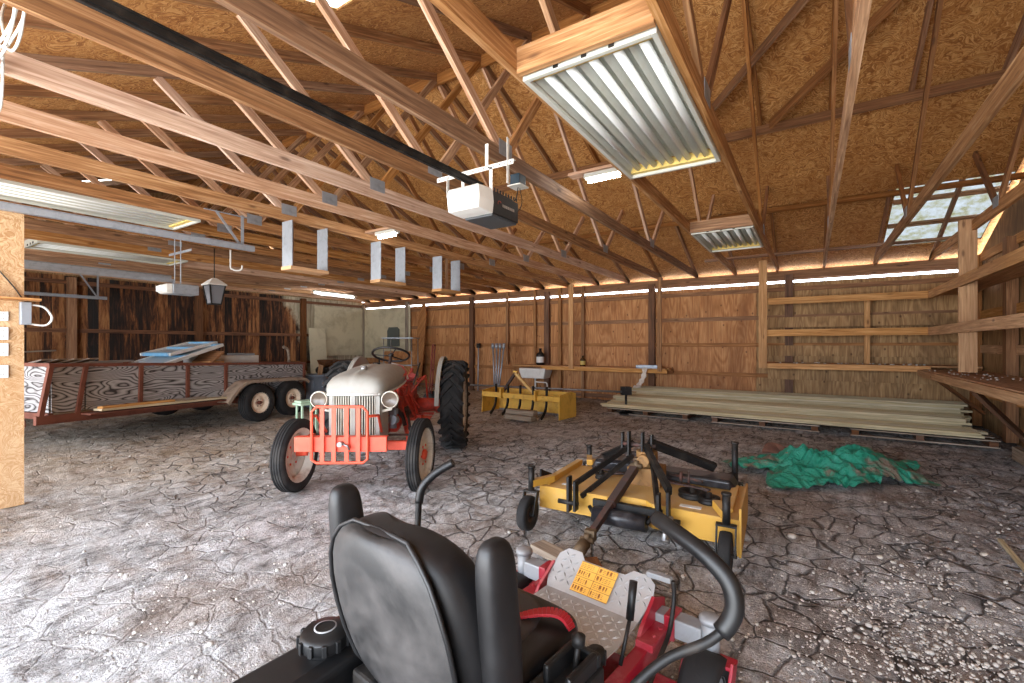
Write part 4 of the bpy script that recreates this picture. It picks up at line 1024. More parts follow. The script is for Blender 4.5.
# ================================================================ wheel tractor
Rc = cw(-1.53, 6.38)
tc = thing('farm_tractor', 'vintage farm tractor with pale grey hood and red body facing the camera', 'tractor', (Rc.x, Rc.y, 0), R(214.0))
tgrey = paint('tractor_grey', hexc(158, 157, 150), .5, 0, hexc(146, 138, 126), .45, 5)
tred = paint('tractor_red', hexc(208, 66, 44), .5, 0, hexc(96, 44, 36), .7, 7, .2, None, .42, .66)
tred2 = paint('bright_red_orange', hexc(232, 88, 60), .45, 0, hexc(186, 70, 50), .4, 8)
gunk = paint('greasy_metal', hexc(70, 58, 54), .6, .3, hexc(120, 70, 58), .6, 14)
rimc = paint('pale_rim', hexc(226, 222, 208), .45, 0, hexc(150, 128, 104), .6, 9)
for s_ in (-1, 1):
    t = tyre(None, tc, (1.88, s_*.61, .348), .345, .125, .25, rimc, side=s_, hubm=tred2, tread='ribs')
    if s_ < 0: t.rotation_euler = (0, 0, R(-6))
    else: t.rotation_euler = (0, 0, R(-6))
    t = tyre(None, tc, (0, s_*.74, .60), .575, .29, .36, rimc, side=s_, hubm=rimc, tread='lugs')
    # crescent fender inside the rear wheel
    po = [(.655*math.cos(R(a)), .655*math.sin(R(a))) for a in range(5, 151, 10)]; pi_ = [(.42*math.cos(R(a))+.0, .36*math.sin(R(a))-.02) for a in range(140, 9, -10)]
    b = MB(); b.prism(po+pi_, (0, s_*.555, .60), (1, 0, 0), (0, 0, 1), (0, .012, 0))
    for i in range(len(po)-1):
        b.beam((po[i][0], s_*.575, .60+po[i][1]), (po[i+1][0], s_*.575, .60+po[i+1][1]), .045, .012, (po[i][0], 0, po[i][1]))
    b.tube([(p[0], s_*.597, .6+p[1]) for p in po], .011, 6)
    b.build('fender', tgrey, tc)
    b = MB(); b.cyl((0, s_*.12, .60), (0, s_*.62, .60), .095, 16, 0, .075); b.cyl((0, s_*.16, .60), (0, s_*.22, .60), .14, 16); b.cyl((0, s_*.48, .6), (0, s_*.54, .6), .12, 16)
    b.build('axle_housing', tred, tc)
    b = MB(); b.box((.42, s_*.36, .48), (.26, .22, .012)); b.box((.42, s_*.36, .495), (.22, .015, .02)); b.beam((.42, s_*.15, .46), (.42, s_*.46, .46), .05, .03); b.build('footrest', tred2, tc)
    b = MB(); b.tube([(.72, s_*.2, .44), (1.84, s_*.5, .42)], .026, 10); b.build('radius_rod', tred2, tc)
    b = MB(); b.tube([(1.88, s_*.5, .50), (1.88, s_*.52, .36), (1.88, s_*.60, .362)], [.034, .034, .028], 10); b.box((1.83, s_*.50, .52), (.20, .04, .02)); b.build('spindle', tred2, tc)
    # lift arms at the back
    b = MB(); b.beam((-.12, s_*.18, .5), (-.75, s_*.36, .42), .03, .05); b.beam((-.1, s_*.2, .92), (-.42, s_*.26, .95), .03, .05); b.tube([(-.42, s_*.26, .95), (-.5, s_*.29, .46)], .014, 8); b.build('lift_arm', tred, tc)
b = MB(); b.beam((1.88, -.5, .44), (1.88, .5, .44), .07, .085); b.box((1.88, 0, .50), (.12, .16, .12)); b.build('front_axle', tred2, tc, .008)
b = MB(); b.tube([(1.72, -.48, .51), (1.72, .48, .51)], .012, 8); b.tube([(.9, -.27, .62), (1.72, -.48, .51)], .014, 8); b.tube([(.9, .27, .62), (1.72, .48, .51)], .014, 8); b.build('steering_rod', gunk, tc)
# engine and transmission, one casting
def sect(x, w_, z0, z1, c_=.25):
    h = z1-z0; return [(x, -w_*(1-c_), z0), (x, w_*(1-c_), z0), (x, w_, z0+h*c_), (x, w_, z1-h*c_*.6), (x, w_*(1-c_), z1), (x, -w_*(1-c_), z1), (x, -w_, z1-h*c_*.6), (x, -w_, z0+h*c_)]
b = MB(); b.loft([sect(-.28, .16, .44, .86), sect(-.05, .2, .38, .90), sect(.28, .19, .38, .88), sect(.45, .15, .40, .80), sect(.85, .15, .42, .80), sect(.88, .22, .40, .84), sect(1.0, .22, .40, .86), sect(1.02, .15, .42, .84), sect(1.35, .14, .40, .80), sect(1.62, .14, .42, .80)], smooth=False)
b.build('transmission_case', tred, tc, .012)
b = MB(); b.box((1.32, 0, .84), (.56, .24, .10)); b.box((1.32, 0, .905), (.50, .20, .05))
for k in range(4): b.cyl((1.12+k*.13, .07, .92), (1.12+k*.13, .10, .99), .014, 8)
b.build('cylinder_head', tred, tc, .01)
b = MB(); b.box((1.32, .17, .74), (.5, .06, .06)); 
for k in range(4): b.tube([(1.12+k*.13, .13, .78), (1.12+k*.13, .2, .75)], .025, 8)
b.tube(smooth_path([(1.15, .18, .72), (1.0, .22, .6), (.8, .24, .42), (.3, .25, .34)], 4), .024, 8); b.build('exhaust_manifold', gunk, tc)
b = MB(); b.cyl((1.28, .19, .5), (1.28, .19, .66), .04, 12); b.box((1.28, .19, .68), (.10, .09, .06)); b.cyl((1.32, .22, .60), (1.46, .22, .62), .05, 14); b.build('carburettor', M['galv'], tc)
b = MB(); b.cyl((.62, .2, .58), (.95, .2, .58), .055, 14); b.cyl((.6, .22, .64), (.78, .22, .64), .025, 10); b.build('starter', gunk, tc)
b = MB(); b.lathe([(.0, -.02), (.05, -.03), (.08, -.02), (.08, .02), (.05, .03), (0, .02)], 20, 'x', (1.66, 0, .60)); b.lathe([(0, -.02), (.06, -.02), (.06, .02), (0, .02)], 20, 'x', (1.66, .16, .78))
b.beam((1.66, .06, .62), (1.66, .20, .76), .02, .012); b.beam((1.66, -.06, .55), (1.66, .20, .72), .02, .012)
for k in range(4):
    a = PI/4+k*PI/2; b.beam((1.70, 0, .72), (1.71, .17*math.cos(a), .72+.17*math.sin(a)), .06, .006, (1, .4, 0))
b.build('fan', M['blackm'], tc)
b = MB(); b.tube(smooth_path([(1.78, .05, .90), (1.7, .06, .96), (1.58, .04, .92)], 4), .025, 10); b.tube(smooth_path([(1.78, .12, .5), (1.66, .16, .46), (1.55, .14, .52)], 4), .025, 10)
for k in range(4): b.tube(smooth_path([(1.12+k*.13, .10, .98), (1.3, .24, .86-.02*k), (1.6, .12, .72)], 4), .005, 6)
b.build('hose', M['rubber'], tc)
# clutter seen below the hood on the left side
b = MB()
for (p, q, r_) in (((.95, .2, .9), (.55, .3, .5), .014), ((.75, .18, .95), (.5, .34, .62), .012), ((.55, .15, 1.0), (.40, .30, .52), .016), ((1.05, .22, .8), (.9, .28, .45), .01), ((.3, .2, .8), (.1, .34, 1.0), .014)): b.tube([p, q], r_, 8)
b.box((.5, .33, .52), (.12, .08, .015)); b.box((.62, .17, .86), (.16, .12, .14)); b.cyl((.8, .15, .86), (.8, .24, .86), .05, 14); b.build('lever_linkage', tred, tc, .003)
# radiator and grille
b = MB(); b.box((1.84, 0, .70), (.07, .40, .44)); b.build('radiator', M['blackm'], tc)
b = MB()
def gsec(x, w_, z0, z1): return [(x, w_, z0), (x, w_, z1)]
for s_ in (-1, 1):
    pts = [(1.98, s_*.235), (1.93, s_*.25), (1.72, s_*.25)]
    for i in range(2): 
        (xa, ya), (xb_, yb_) = pts[i], pts[i+1]
        b.add([(xa, ya, .47), (xb_, yb_, .47), (xb_, yb_, .95), (xa, ya, .95), (xa, ya*.96, .47), (xb_, yb_*.96, .47), (xb_, yb_*.96, .95), (xa, ya*.96, .95)], [[0, 1, 2, 3], [7, 6, 5, 4], [0, 3, 7, 4], [1, 5, 6, 2], [3, 2, 6, 7], [0, 4, 5, 1]])
    b.beam((1.985, s_*.222, .46), (1.985, s_*.222, .95), .035, .05, (1, 0, 0))
b.beam((2.0, -.24, .47), (2.0, .24, .47), .05, .04); b.beam((2.03, 0, .47), (2.03, 0, .97), .04, .03, (1, 0, 0)); b.build('grille_frame', tgrey, tc)
b = MB()
for s_ in (-1, 1):
    for k in range(8):
        y = s_*(.03+k*.0235); b.beam((2.015-abs(y)*.12, y, .49), (2.015-abs(y)*.12, y, .94), .009, .03, (1, 0, 0))
b.build('grille_slats', paint('grille_slat', hexc(186, 182, 168), .4, 0, hexc(120, 110, 96), .5, 8), tc)
# hood
def hsec(x, w_, zt_, zb_, cr=.012):
    P = []
    for (f, g_) in ((1, 0), (1.03, .35), (1.0, .62), (.86, .84), (.6, .96), (.25, 1.0), (.045, 1.0), (.02, 1.0)): P.append((x, w_*f, zb_+(zt_-zb_)*g_))
    P[-1] = (x, .012*1, zt_+cr); P[-2] = (x, .03, zt_)
    return P + [(p[0], -p[1], p[2]) for p in P[::-1]]
b = MB(); b.loft([hsec(2.06, .18, 1.00, .955, .004), hsec(2.055, .225, 1.06, .945), hsec(2.02, .25, 1.105, .94), hsec(1.93, .268, 1.135, .94), hsec(1.72, .275, 1.165, .945), hsec(1.40, .275, 1.195, .955), hsec(1.20, .268, 1.205, .965), hsec(1.02, .255, 1.20, .985), hsec(.96, .245, 1.195, .99)], caps=False)
nf = len(b.f)
b.f.append(list(range(15, -1, -1))); b.mi.append(0); b.sm.append(False); b.uv.append([(0, 0)]*16)
hood = b.build('hood', tgrey, tc, 0, 0, True, .008)
b = MB(); b.tube([(2.05, .235, .955), (1.9, .275, .952), (1.4, .282, .965), (1.0, .262, .985), (.90, .25, 1.0)], .010, 8); b.tube([(2.05, -.235, .955), (1.9, -.275, .952), (1.4, -.282, .965), (1.0, -.262, .985), (.90, -.25, 1.0)], .010, 8); b.tube([(2.062, -.235, .955), (2.066, 0, .952), (2.062, .235, .955)], .010, 8); b.build('hood_trim', M['white'], tc)
b = MB()
for k, wd in enumerate((.03, .018, .022, .016)): b.box((1.12-k*.034, .279, 1.085), (wd, .004, .018), (0, 0, .02))
b.tube([(1.17, .28, 1.065), (1.1, .281, 1.075), (1.0, .277, 1.07), (.97, .275, 1.075)], .004, 5)
b.build('red_script_emblem', tred2, tc)
b = MB(); b.loft([[(x, y, z) for y, z in ((-.2*w_, 1.0), (.2*w_, 1.0), (.215*w_, 1.08), (.17*w_, 1.165), (0, 1.19), (-.17*w_, 1.165), (-.215*w_, 1.08))] for x, w_ in ((.955, 1.14), (.74, 1.08), (.62, .85))], smooth=False); b.build('dash_cowl', paint('seat_red', hexc(206, 44, 58), .4, 0, hexc(230, 120, 120), .4, 8), tc, .015)
b = MB(); b.tube([(.66, .225, 1.0), (.62, .19, 1.05), (.61, .15, 1.15), (.62, 0, 1.19)], .014, 8); b.build('cowl_edge', M['white'], tc)
b = MB(); b.cyl((1.72, 0, 1.165), (1.72, 0, 1.20), .035, 14); b.tube([(1.72, -.03, 1.20), (1.72, .03, 1.20)], .012, 8); b.build('filler_cap', M['steel'], tc)
b = MB(); b.cyl((1.25, 0, 1.2), (1.25, 0, 1.225), .04, 14); b.build('filler_cap', M['blackm'], tc)
# steering wheel, spokes, column
sw = Vector((.60, 0, 1.30)); tilt = Matrix.Rotation(R(-24), 3, 'Y')
b = MB(); b.tube([sw+tilt @ Vector((.225*math.cos(a), .225*math.sin(a), 0)) for a in [2*PI*k/40 for k in range(40)]], .014, 8, 0, False, True)
for k in range(3):
    a = 2*PI*k/3+.5; b.tube([sw+tilt @ Vector((0, 0, -.02)), sw+tilt @ Vector((.22*math.cos(a), .22*math.sin(a), 0))], .008, 6)
b.lathe([(0, -.03), (.03, -.03), (.035, .01), (0, .02)], 16, 'z', sw); b.build('steering_wheel', M['plastic'], tc)
b = MB(); b.tube([sw, (.75, 0, 1.05)], .02, 10); b.build('steering_column', gunk, tc)
# seat
b = MB(); rings = []
for x, w_, z in ((-.02, .12, .99), (.04, .19, .955), (.12, .22, .93), (.22, .22, .925), (.32, .17, .94), (.36, .1, .95)): rings.append([(x-.1, w_*math.cos(a), z+.05*(abs(math.cos(a))**2)*(1 if math.sin(a) >= 0 else .6)-(.0 if math.sin(a) >= 0 else .02)) for a in [2*PI*k/16 for k in range(16)]])
b.loft(rings); b.build('seat', paint('seat_pink', hexc(190, 80, 84), .5, 0, hexc(220, 170, 160), .5, 8), tc)
b = MB(); b.beam((.0, 0, .93), (-.3, 0, .82), .06, .012); b.build('seat_spring', gunk, tc)
# headlights
for s_ in (-1, 1):
    b = MB(); b.lathe([(.0, -.10), (.05, -.09), (.075, -.04), (.082, .0), (.082, .02), (.072, .025)], 24, 'x', (1.99, s_*.335, .90)); b.tube([(1.93, s_*.24, .78), (1.93, s_*.33, .80), (1.94, s_*.335, .84)], .014, 8); h = b.build('headlight', rimc, tc)
    b = MB(); b.lathe([(0, .0), (.05, .008), (.074, .02)], 24, 'x', (1.99, s_*.335, .90)); b.build('lens', paint('headlight_lens', hexc(96, 84, 72), .25, 0), h)
# bumper and brush guard
b = MB(); b.beam((2.36, -.40, .555), (2.36, .40, .555), .04, .13); b.beam((2.34, -.40, .615), (2.34, .40, .615), .07, .012); b.beam((2.34, -.40, .495), (2.34, .40, .495), .07, .012)
for s_ in (-1, 1): b.beam((1.95, s_*.15, .50), (2.36, s_*.22, .53), .05, .07)
b.build('front_bumper', tred2, tc, .004)
b = MB(); P = [(2.40, -.24, .43), (2.40, -.24, .84), (2.40, -.20, .885), (2.40, .20, .885), (2.40, .24, .84), (2.40, .24, .43), (2.40, .20, .40), (2.40, -.20, .40)]
b.tube(P, .013, 8, 0, False, True)
for y in (-.15, -.05, .06, .16): b.beam((2.40, y, .40), (2.40, y, .885), .036, .010, (1, 0, 0))
b.tube([(2.40, .24, .80), (2.2, .28, .78), (2.02, .26, .60)], .013, 8); b.tube([(2.40, -.24, .80), (2.2, -.28, .78), (2.02, -.26, .60)], .013, 8)
b.build('brush_guard', tred2, tc)
b = MB(); b.cyl((2.38, .01, .565), (2.44, .01, .565), .022, 10); b.tube([(2.42, .03, .57), (2.43, .08, .55), (2.42, .09, .52)], .010, 8); b.build('hook', M['steel'], tc)
b = MB(); b.beam((-.28, -.4, .43), (-.28, .4, .43), .08, .03); b.box((-.32, 0, .66), (.12, .2, .3)); b.beam((-.45, 0, .8), (-.7, 0, 1.05), .04, .05); b.build('drawbar', tred, tc)
b = MB(); b.tube([(.2, -.22, .9), (.05, -.3, 1.25)], .010, 8); b.tube([(.3, .22, .9), (.15, .28, 1.18)], .010, 8); b.build('lever', M['blackm'], tc)
b = MB(); b.box((0, 0, .5), (.34, .22, .035)); b.box((0, 0, .535), (.30, .18, .03))
for dx in (-.12, .12):
    for dy in (-.07, .07): b.box((dx, dy, .25), (.025, .025, .48))
pg = at(296, 428, .25)
o = b.build('green_stool', paint('green_white_paint', hexc(160, 190, 160), .6, 0, hexc(220, 220, 205), .5, 8)); o.location = (pg.x+.55, pg.y+.60, 0); tag(o, 'small pale green stool behind the tractor front wheel', 'stool')

# ================================================================ box blade, yellow
yel = paint('implement_yellow', hexc(222, 176, 72), .45, 0, hexc(150, 104, 50), .55, 6)
pl, pr = cw(-.66, 9.7), cw(.92, 8.5); dv = (pr-pl); ang = math.atan2(dv.y, dv.x); W = dv.length; mid = (pl+pr)/2
bb = thing('box_blade', 'yellow box scraper blade with ripper shanks before the workbench', 'box blade', (mid.x, mid.y, 0), ang)
W -= .1
for s_ in (-1, 1):
    b = MB(); b.prism([(-.02, .02), (.60, .02), (.62, .10), (.60, .48), (.42, .52), (.0, .48)], (s_*W/2, 0, 0), (0, 1, 0), (0, 0, 1), (.016, 0, 0)); b.build('side_plate', yel, bb)
b = MB(); b.box((0, .55, .27), (W-.02, .02, .44)); b.build('back_blade', yel, bb)
b = MB(); b.box((0, .05, .40), (W-.02, .10, .10)); b.build('toolbar', yel, bb, .006)
b = MB(); b.box((0, .56, .05), (W-.03, .03, .09)); b.build('cutting_edge', M['steel'], bb)
for k in range(5):
    x = -.62+k*.31; b = MB(); P = smooth_path([(x, .06, .62), (x, .06, .36), (x, .03, .2), (x, -.06, .08), (x, -.13, .03)], 4)
    for i in range(len(P)-1): b.beam(P[i], P[i+1]+(P[i+1]-P[i])*.1, .025, .05, (0, 1, 0))
    b.build('ripper_shank', M['blackm'], bb)
for s_, x1 in ((-1, -.48), (1, .30)):
    b = MB(); b.beam((-.14, .08, .86), (x1, .12, .46), .05, .05, (0, 1, 0)); b.build('hitch_brace', paint('brace_pale_yellow', hexc(216, 178, 110), .5, 0, hexc(140, 100, 60), .4, 8) if s_ > 0 else gunk, bb)  # right brace in pale yellow, left one in greasy metal
b = MB(); b.beam((-.14, .08, .86), (-.1, .54, .46), .05, .02); b.box((-.14, .08, .86), (.09, .04, .08)); b.build('hitch_frame', yel, bb)
for x in (-.42, .42):
    b = MB(); b.box((x, 0, .44), (.03, .12, .2)); b.build('hitch_lug', yel, bb)
wb = at(520, 420, .0)
for k in range(2):
    b = MB(); b.box((0, 0, .05), (.62, .16, .09)); o = b.build('wood_block', M['oldwood'], None, .006); o.location = (wb.x+.05*k, wb.y+.0*k, .095*k); o.rotation_euler = (0, 0, ang+.05*k); tag(o, ['lower weathered wood block lying before the box blade', 'upper weathered wood block lying before the box blade'][k], 'block')

# ================================================================ finish mower, yellow
D0 = cw(1.034, 3.676); dang = R(-86.6)
fm = thing('finish_mower', 'yellow three point finish mower with black A frame on the cracked floor', 'mower', (D0.x, D0.y, 0), dang)
def dusty(name, c, dust):
    s = NT(name); ge = s.n('ShaderNodeNewGeometry'); sp = s.n('ShaderNodeSeparateXYZ', {'Vector': ge.outputs['Normal']})
    n1 = s.noise(s.coords('Object'), 6, 6, .7, .4); up = s.ramp(sp.outputs[2], [(.6, K), (.9, Wt)])
    f = s.math('ADD', s.math('MULTIPLY', up, s.math('MULTIPLY_ADD', n1, .7, .25)), s.math('MULTIPLY', s.ramp(n1, [(.5, K), (.7, Wt)]), .35))
    return s.fin(s.mix(f, c, dust), .5)
yel2 = dusty('mower_deck_yellow', hexc(204, 156, 62), hexc(200, 168, 120)) if 1 else paint('mower_deck_yellow', hexc(210, 166, 84), .4, 0, hexc(176, 142, 92), .55, 5)
def dk(x, y, z): return (x, y, z)
out = [(-.70, -.40), (-.15, -.40), (-.10, -.34), (.12, -.34), (.18, -.40), (.72, -.44), (.72, .36), (.35, .40), (.20, .46), (-.25, .46), (-.40, .40), (-.70, .30)]
b = MB(); b.prism(out, (0, 0, .295), (1, 0, 0), (0, 1, 0), (0, 0, .012)); b.build('deck_top', yel2, fm)
b = MB()
for i in range(len(out)):
    p, q = out[i], out[(i+1) % len(out)]; lo = .13 if i != 5 else .07
    b.beam((p[0], p[1], (.30+lo)/2), (q[0], q[1], (.30+lo)/2), .012, .30-lo, (0, 0, 1))
b.build('deck_skirt', yel2, fm)
b = MB(); b.prism([(-.46, .07), (.36, .07), (.36, .33), (.2, .35), (-.46, .38)], (.735, 0, 0), (0, 1, 0), (0, 0, 1), (.014, 0, 0)); b.build('end_plate', yel2, fm)
for c_, s3 in (((-.66, .0, .325), (.05, .72, .05)), ((-.30, .42, .325), (.6, .05, .05)), ((.66, -.02, .315), (.05, .6, .03))):
    b = MB(); b.box(c_, s3); b.build('deck_rib', yel2, fm, .006)
b = MB(); b.prism([(-.40, .30), (-.18, .30), (-.18, .34), (-.40, .43)], (-.70, 0, 0), (0, 1, 0), (0, 0, 1), (.012, 0, 0)); b.build('corner_plate', M['blackm'], fm)
# black belt covers
def cover(c, rot, L, w0, w1, h):
    b = MB(); cs, sn = math.cos(rot), math.sin(rot); rings = []
    for x, w_, hh in ((-L/2, w0*.7, h*.3), (-L/2+.04, w0, h), (0, (w0+w1)/2, h), (L/2-.04, w1, h), (L/2, w1*.7, h*.3)):
        ring = []
        for y, z in ((-w_/2, 0), (w_/2, 0), (w_/2, hh*.8), (w_*.4, hh), (-w_*.4, hh), (-w_/2, hh*.8)):
            ring.append((c[0]+x*cs-y*sn, c[1]+x*sn+y*cs, c[2]+z))
        rings.append(ring)
    b.loft(rings, smooth=False); return b
M['blackgloss'] = paint('black_sheet_metal', hexc(34, 34, 38), .28, 0, hexc(110, 108, 110), .4, 6)
cover((-.28, .36, .31), .12, .46, .30, .24, .10).build('belt_cover', M['blackgloss'], fm, .008)
cover((.34, .30, .31), -.05, .66, .20, .24, .07).build('belt_cover', M['blackgloss'], fm, .008)
b = MB(); b.box((.02, .10, .37), (.26, .24, .14)); b.cyl((.02, .1, .44), (.02, .1, .56), .085, 18); b.cyl((.02, -.04, .50), (.02, .1, .50), .05, 14); b.cyl((.02, .1, .56), (.02, .1, .60), .05, 14); b.build('gearbox', paint('dirty_gearbox', hexc(150, 112, 66), .6, .2, hexc(70, 56, 46), .7, 12), fm, .006)
# pulleys and idler on the deck, right
for x, y, r_ in ((.40, -.10, .10), (.52, -.18, .075), (-.34, .02, .05)):
    b = MB(); b.lathe([(0, .0), (r_, 0), (r_, .012), (r_*.88, .02), (r_, .03), (r_, .042), (r_*.55, .04), (r_*.5, .03), (.02, .03), (.02, .07), (0, .07)], 28, 'z', (x, y, .303)); b.build('pulley', M['blackm'], fm)
b = MB(); b.beam((.10, .02, .36), (.52, -.14, .38), .03, .012); b.tube([(.3, .0, .35), (.3, .0, .45)], .012, 8); b.tube([(.2, .08, .40), (.46, -.06, .41)], .010, 8); b.tube([(.36, -.02, .35), (.36, -.02, .46)], .008, 8); b.build('idler_arm', gunk, fm)
b = MB(); b.box((.42, -.33, .303), (.14, .05, .003)); b.build('white_decal', M['white'], fm)
b = MB(); b.box((-.50, -.28, .303), (.12, .04, .003)); b.build('white_decal', M['white'], fm)
b = MB(); b.tube([(-.3, .0, .35), (-.1, .05, .37)], .012, 8); b.tube([(-.42, .12, .35), (-.2, .10, .35)], .010, 8); b.build('spindle_bar', gunk, fm)
# hitch frame
top = Vector((-.06, .10, .66))
def bar(p, q, w_=.045, h_=.03, nm='frame_bar', up=(0, 1, .3)):
    b_ = MB(); b_.beam(p, q, w_, h_, up); return b_.build(nm, M['blackm'], fm)
for s_ in (-1, 1):
    b = MB(); b.box((-.06+s_*.055, .06, .60), (.014, .07, .22)); b.box((-.06+s_*.12, .10, .60), (.014, .06, .18)); b.build('top_link_lug', M['blackm'], fm)
b = MB(); b.cyl((-.19, .09, .60), (.09, .09, .60), .018, 10); b.box((-.06, .10, .52), (.20, .06, .03)); b.build('top_pin', gunk, fm)
bar((.02, .06, .60), (.30, -.44, .42), .06, .035); bar((.06, .10, .52), (.24, -.50, .28), .045, .03)
bar((-.12, .06, .58), (-.40, -.42, .36), .04, .02); bar((-.08, .04, .52), (-.34, -.44, .28), .035, .02)
bar((.02, .14, .62), (.50, .38, .42), .07, .04); bar((-.10, .14, .60), (-.44, .40, .40), .05, .03)
for s_, x in ((-1, -.42), (1, .30)):
    b = MB(); b.box((x, -.48, .30), (.018, .07, .26)); b.box((x+s_*-.06, -.50, .30), (.018, .07, .22)); b.cyl((x-.08, -.50, .24), (x+.08, -.50, .24), .017, 10); b.build('lower_hitch', M['blackm'], fm)
b = MB(); b.cyl((.30, -.52, .20), (.30, -.52, .27), .04, 10); b.tube([(.30, -.52, .2), (.28, -.54, .12), (.32, -.54, .12)], .02, 8); b.build('clevis', M['steel'], fm)
b = MB(); b.cyl((-.22, -.50, .19), (.16, -.50, .19), .058, 20); b.build('roller', M['blackgloss'], fm)
b = MB(); b.tube([(-.22, -.50, .19), (-.27, -.45, .22)], .015, 8); b.tube([(.16, -.50, .19), (.2, -.42, .24)], .015, 8); b.box((0, -.42, .25), (.5, .04, .05)); b.build('roller_bracket', M['blackm'], fm)
# drive shaft
sh0, sh1 = Vector((-.02, -.02, .48)), Vector((-.17, -.84, .10))
b = MB(); dd = (sh1-sh0).normalized(); b.beam(sh0+dd*.08, sh1-dd*.10, .042, .042); b.beam(sh0+dd*.08, sh0+dd*.5, .055, .055); b.build('drive_shaft', gunk, fm)
joint = paint('rusty_joint', hexc(110, 92, 70), .6, .4, hexc(60, 46, 38), .6, 16)
b = MB()
for c_ in (sh0+dd*.04, sh1-dd*.05):
    if c_ == sh1-dd*.05: b.build('universal_joint', joint, fm); b = MB()
    b.cyl(c_-Vector((.045, 0, 0)), c_+Vector((.045, 0, 0)), .02, 10); b.cyl(c_-Vector((0, 0, .04)), c_+Vector((0, 0, .04)), .02, 10); b.box(c_-dd*.05, (.07, .05, .07)); 
b.cyl(sh1-dd*.02, sh1+dd*.09, .042, 16); b.build('universal_joint', joint, fm)
# casters
def caster(x, y, s_, post_h, zr=.12, dirv=-1):
    b_ = MB(); b_.beam((x, y, .345), (x*.88 if abs(x) > .6 else x, y*.6, .345), .05, .05); b_.build('caster_arm', yel2 if post_h < .2 else M['blackm'], fm)
    b_ = MB(); b_.cyl((x, y, .28), (x, y, .345+post_h), .024, 12); b_.cyl((x, y, .345+post_h), (x, y, .36+post_h), .03, 12); 
    b_.box((x, y, .285), (.12, .05, .012))
    for q in (-1, 1): b_.beam((x+q*.055, y, .285), (x+q*.055, y+dirv*.06, zr), .008, .045, (0, 1, 0))
    b_.cyl((x-.065, y+dirv*.06, zr), (x+.065, y+dirv*.06, zr), .012, 8); b_.build('caster_fork', M['blackm'], fm)
    t = tyre(None, fm, (0, 0, 0), .13, .075, .06, gunk, side=s_, hubm=M['blackm']); t.location = (x, y+dirv*.06, .132); t.rotation_euler = (0, 0, R(90))
caster(-.72, -.52, -1, .12); caster(.66, -.52, 1, .13); caster(.64, .50, 1, .26, dirv=1); caster(-.62, .50, -1, .10, dirv=1)
# grey planks under the drive shaft
pw = at(548, 548, .03)
plank('wood_scrap', at(537, 545, .03), at(590, 572, .03), .12, .045, M['oldwood'], 'weathered plank on the floor between the two mowers', 'board')
plank('wood_scrap', at(590, 560, .03), at(612, 600, .02), .09, .04, M['darkwood'], 'dark broken board on the floor beside the silver foot plate', 'board')
plank('stick', at(1000, 540, .02), at(1030, 575, .02), .025, .02, M['deckwood'], 'thin pale stick lying on the floor at the right edge', 'stick')
# ================================================================ zero turn mower in the foreground
Z0 = cw(-.27, 1.24)
zm = thing('riding_mower', 'red zero turn riding mower with black seat in the foreground', 'riding mower', (Z0.x, Z0.y, 0), R(-6.9))
zred = paint('mower_red', hexc(158, 28, 46), .35, 0, hexc(196, 124, 124), .55, 7)
zgrey = paint('mower_grey_paint', hexc(150, 153, 156), .4, .1, hexc(130, 126, 120), .5, 9)
vinyl = paint('black_vinyl', hexc(16, 15, 16), .42, 0, hexc(40, 38, 39), .35, 6, .12)
vshell = paint('dusty_black_shell', hexc(26, 25, 25), .5, 0, hexc(84, 80, 78), .7, 3.2, .1, None, .40, .66)
vgrey = paint('grey_vinyl', hexc(60, 60, 64), .5, 0, hexc(84, 84, 86), .4, 8, .15)
# seat back
def bsec(z, w_, th, xo, n=20, e=3.2):
    P = []
    for k in range(n):
        a = 2*PI*k/n; c_, s_ = math.cos(a), math.sin(a)
        y = w_*math.copysign(abs(c_)**(2/e), c_); x = xo+th/2*math.copysign(abs(s_)**(2/e), s_)-.045*(1-(y/max(w_, .01))**2)*.8
        P.append((x, y, z))
    return P
prof = [(.50, .21, .13, .05), (.54, .235, .17, .045), (.62, .255, .20, .035), (.70, .262, .21, .02), (.78, .258, .205, .0), (.85, .24, .19, -.02), (.90, .215, .17, -.035), (.94, .175, .14, -.05), (.965, .12, .10, -.06), (.975, .05, .05, -.065)]
b = MB(); b.loft([bsec(z, w_, th, xo) for z, w_, th, xo in prof]); sb_ = b.build('seat_back', vinyl, zm, 0, 1); sb_.location = (0, -.03, 0)
b = MB(); b.loft([bsec(z+.002, w_*.93, .02, xo-th/2-.004) for z, w_, th, xo in prof[:-1]]); b.build('back_shell', vshell, zm, 0, 1).location = (0, -.03, 0)
b = MB(); b.tube([(xo-th/2-.012, w_*.93, z) for z, w_, th, xo in prof[:-1]]+[(prof[-1][3]-.055, 0, .968)]+[(xo-th/2-.012, -w_*.93, z) for z, w_, th, xo in prof[:-1][::-1]], .006, 6); b.build('back_piping', vinyl, zm).location = (0, -.03, 0)
# armrests, folded up
for s_ in (-1, 1):
    b = MB(); n = 16
    rings = []
    for z, dx, dy in ((.56, .02, .015), (.58, .045, .028), (.64, .055, .034), (.85, .055, .034), (.94, .052, .034), (.975, .042, .026), (.99, .02, .012)):
        xo = .02-.10*(z-.6); rings.append([(xo+dx*math.copysign(abs(math.cos(a))**.7, math.cos(a)), s_*.315+dy*math.copysign(abs(math.sin(a))**.7, math.sin(a)), z) for a in [2*PI*k/n for k in range(n)]])
    b.loft(rings); ar = b.build('armrest', vinyl, zm, 0, 1)
    b = MB(); b.tube([(.03, s_*.30, .62), (.0, s_*.25, .55)], .018, 8); b.box((.0, s_*.27, .56), (.05, .05, .05)); b.build('armrest_pivot', M['blackm'], zm)
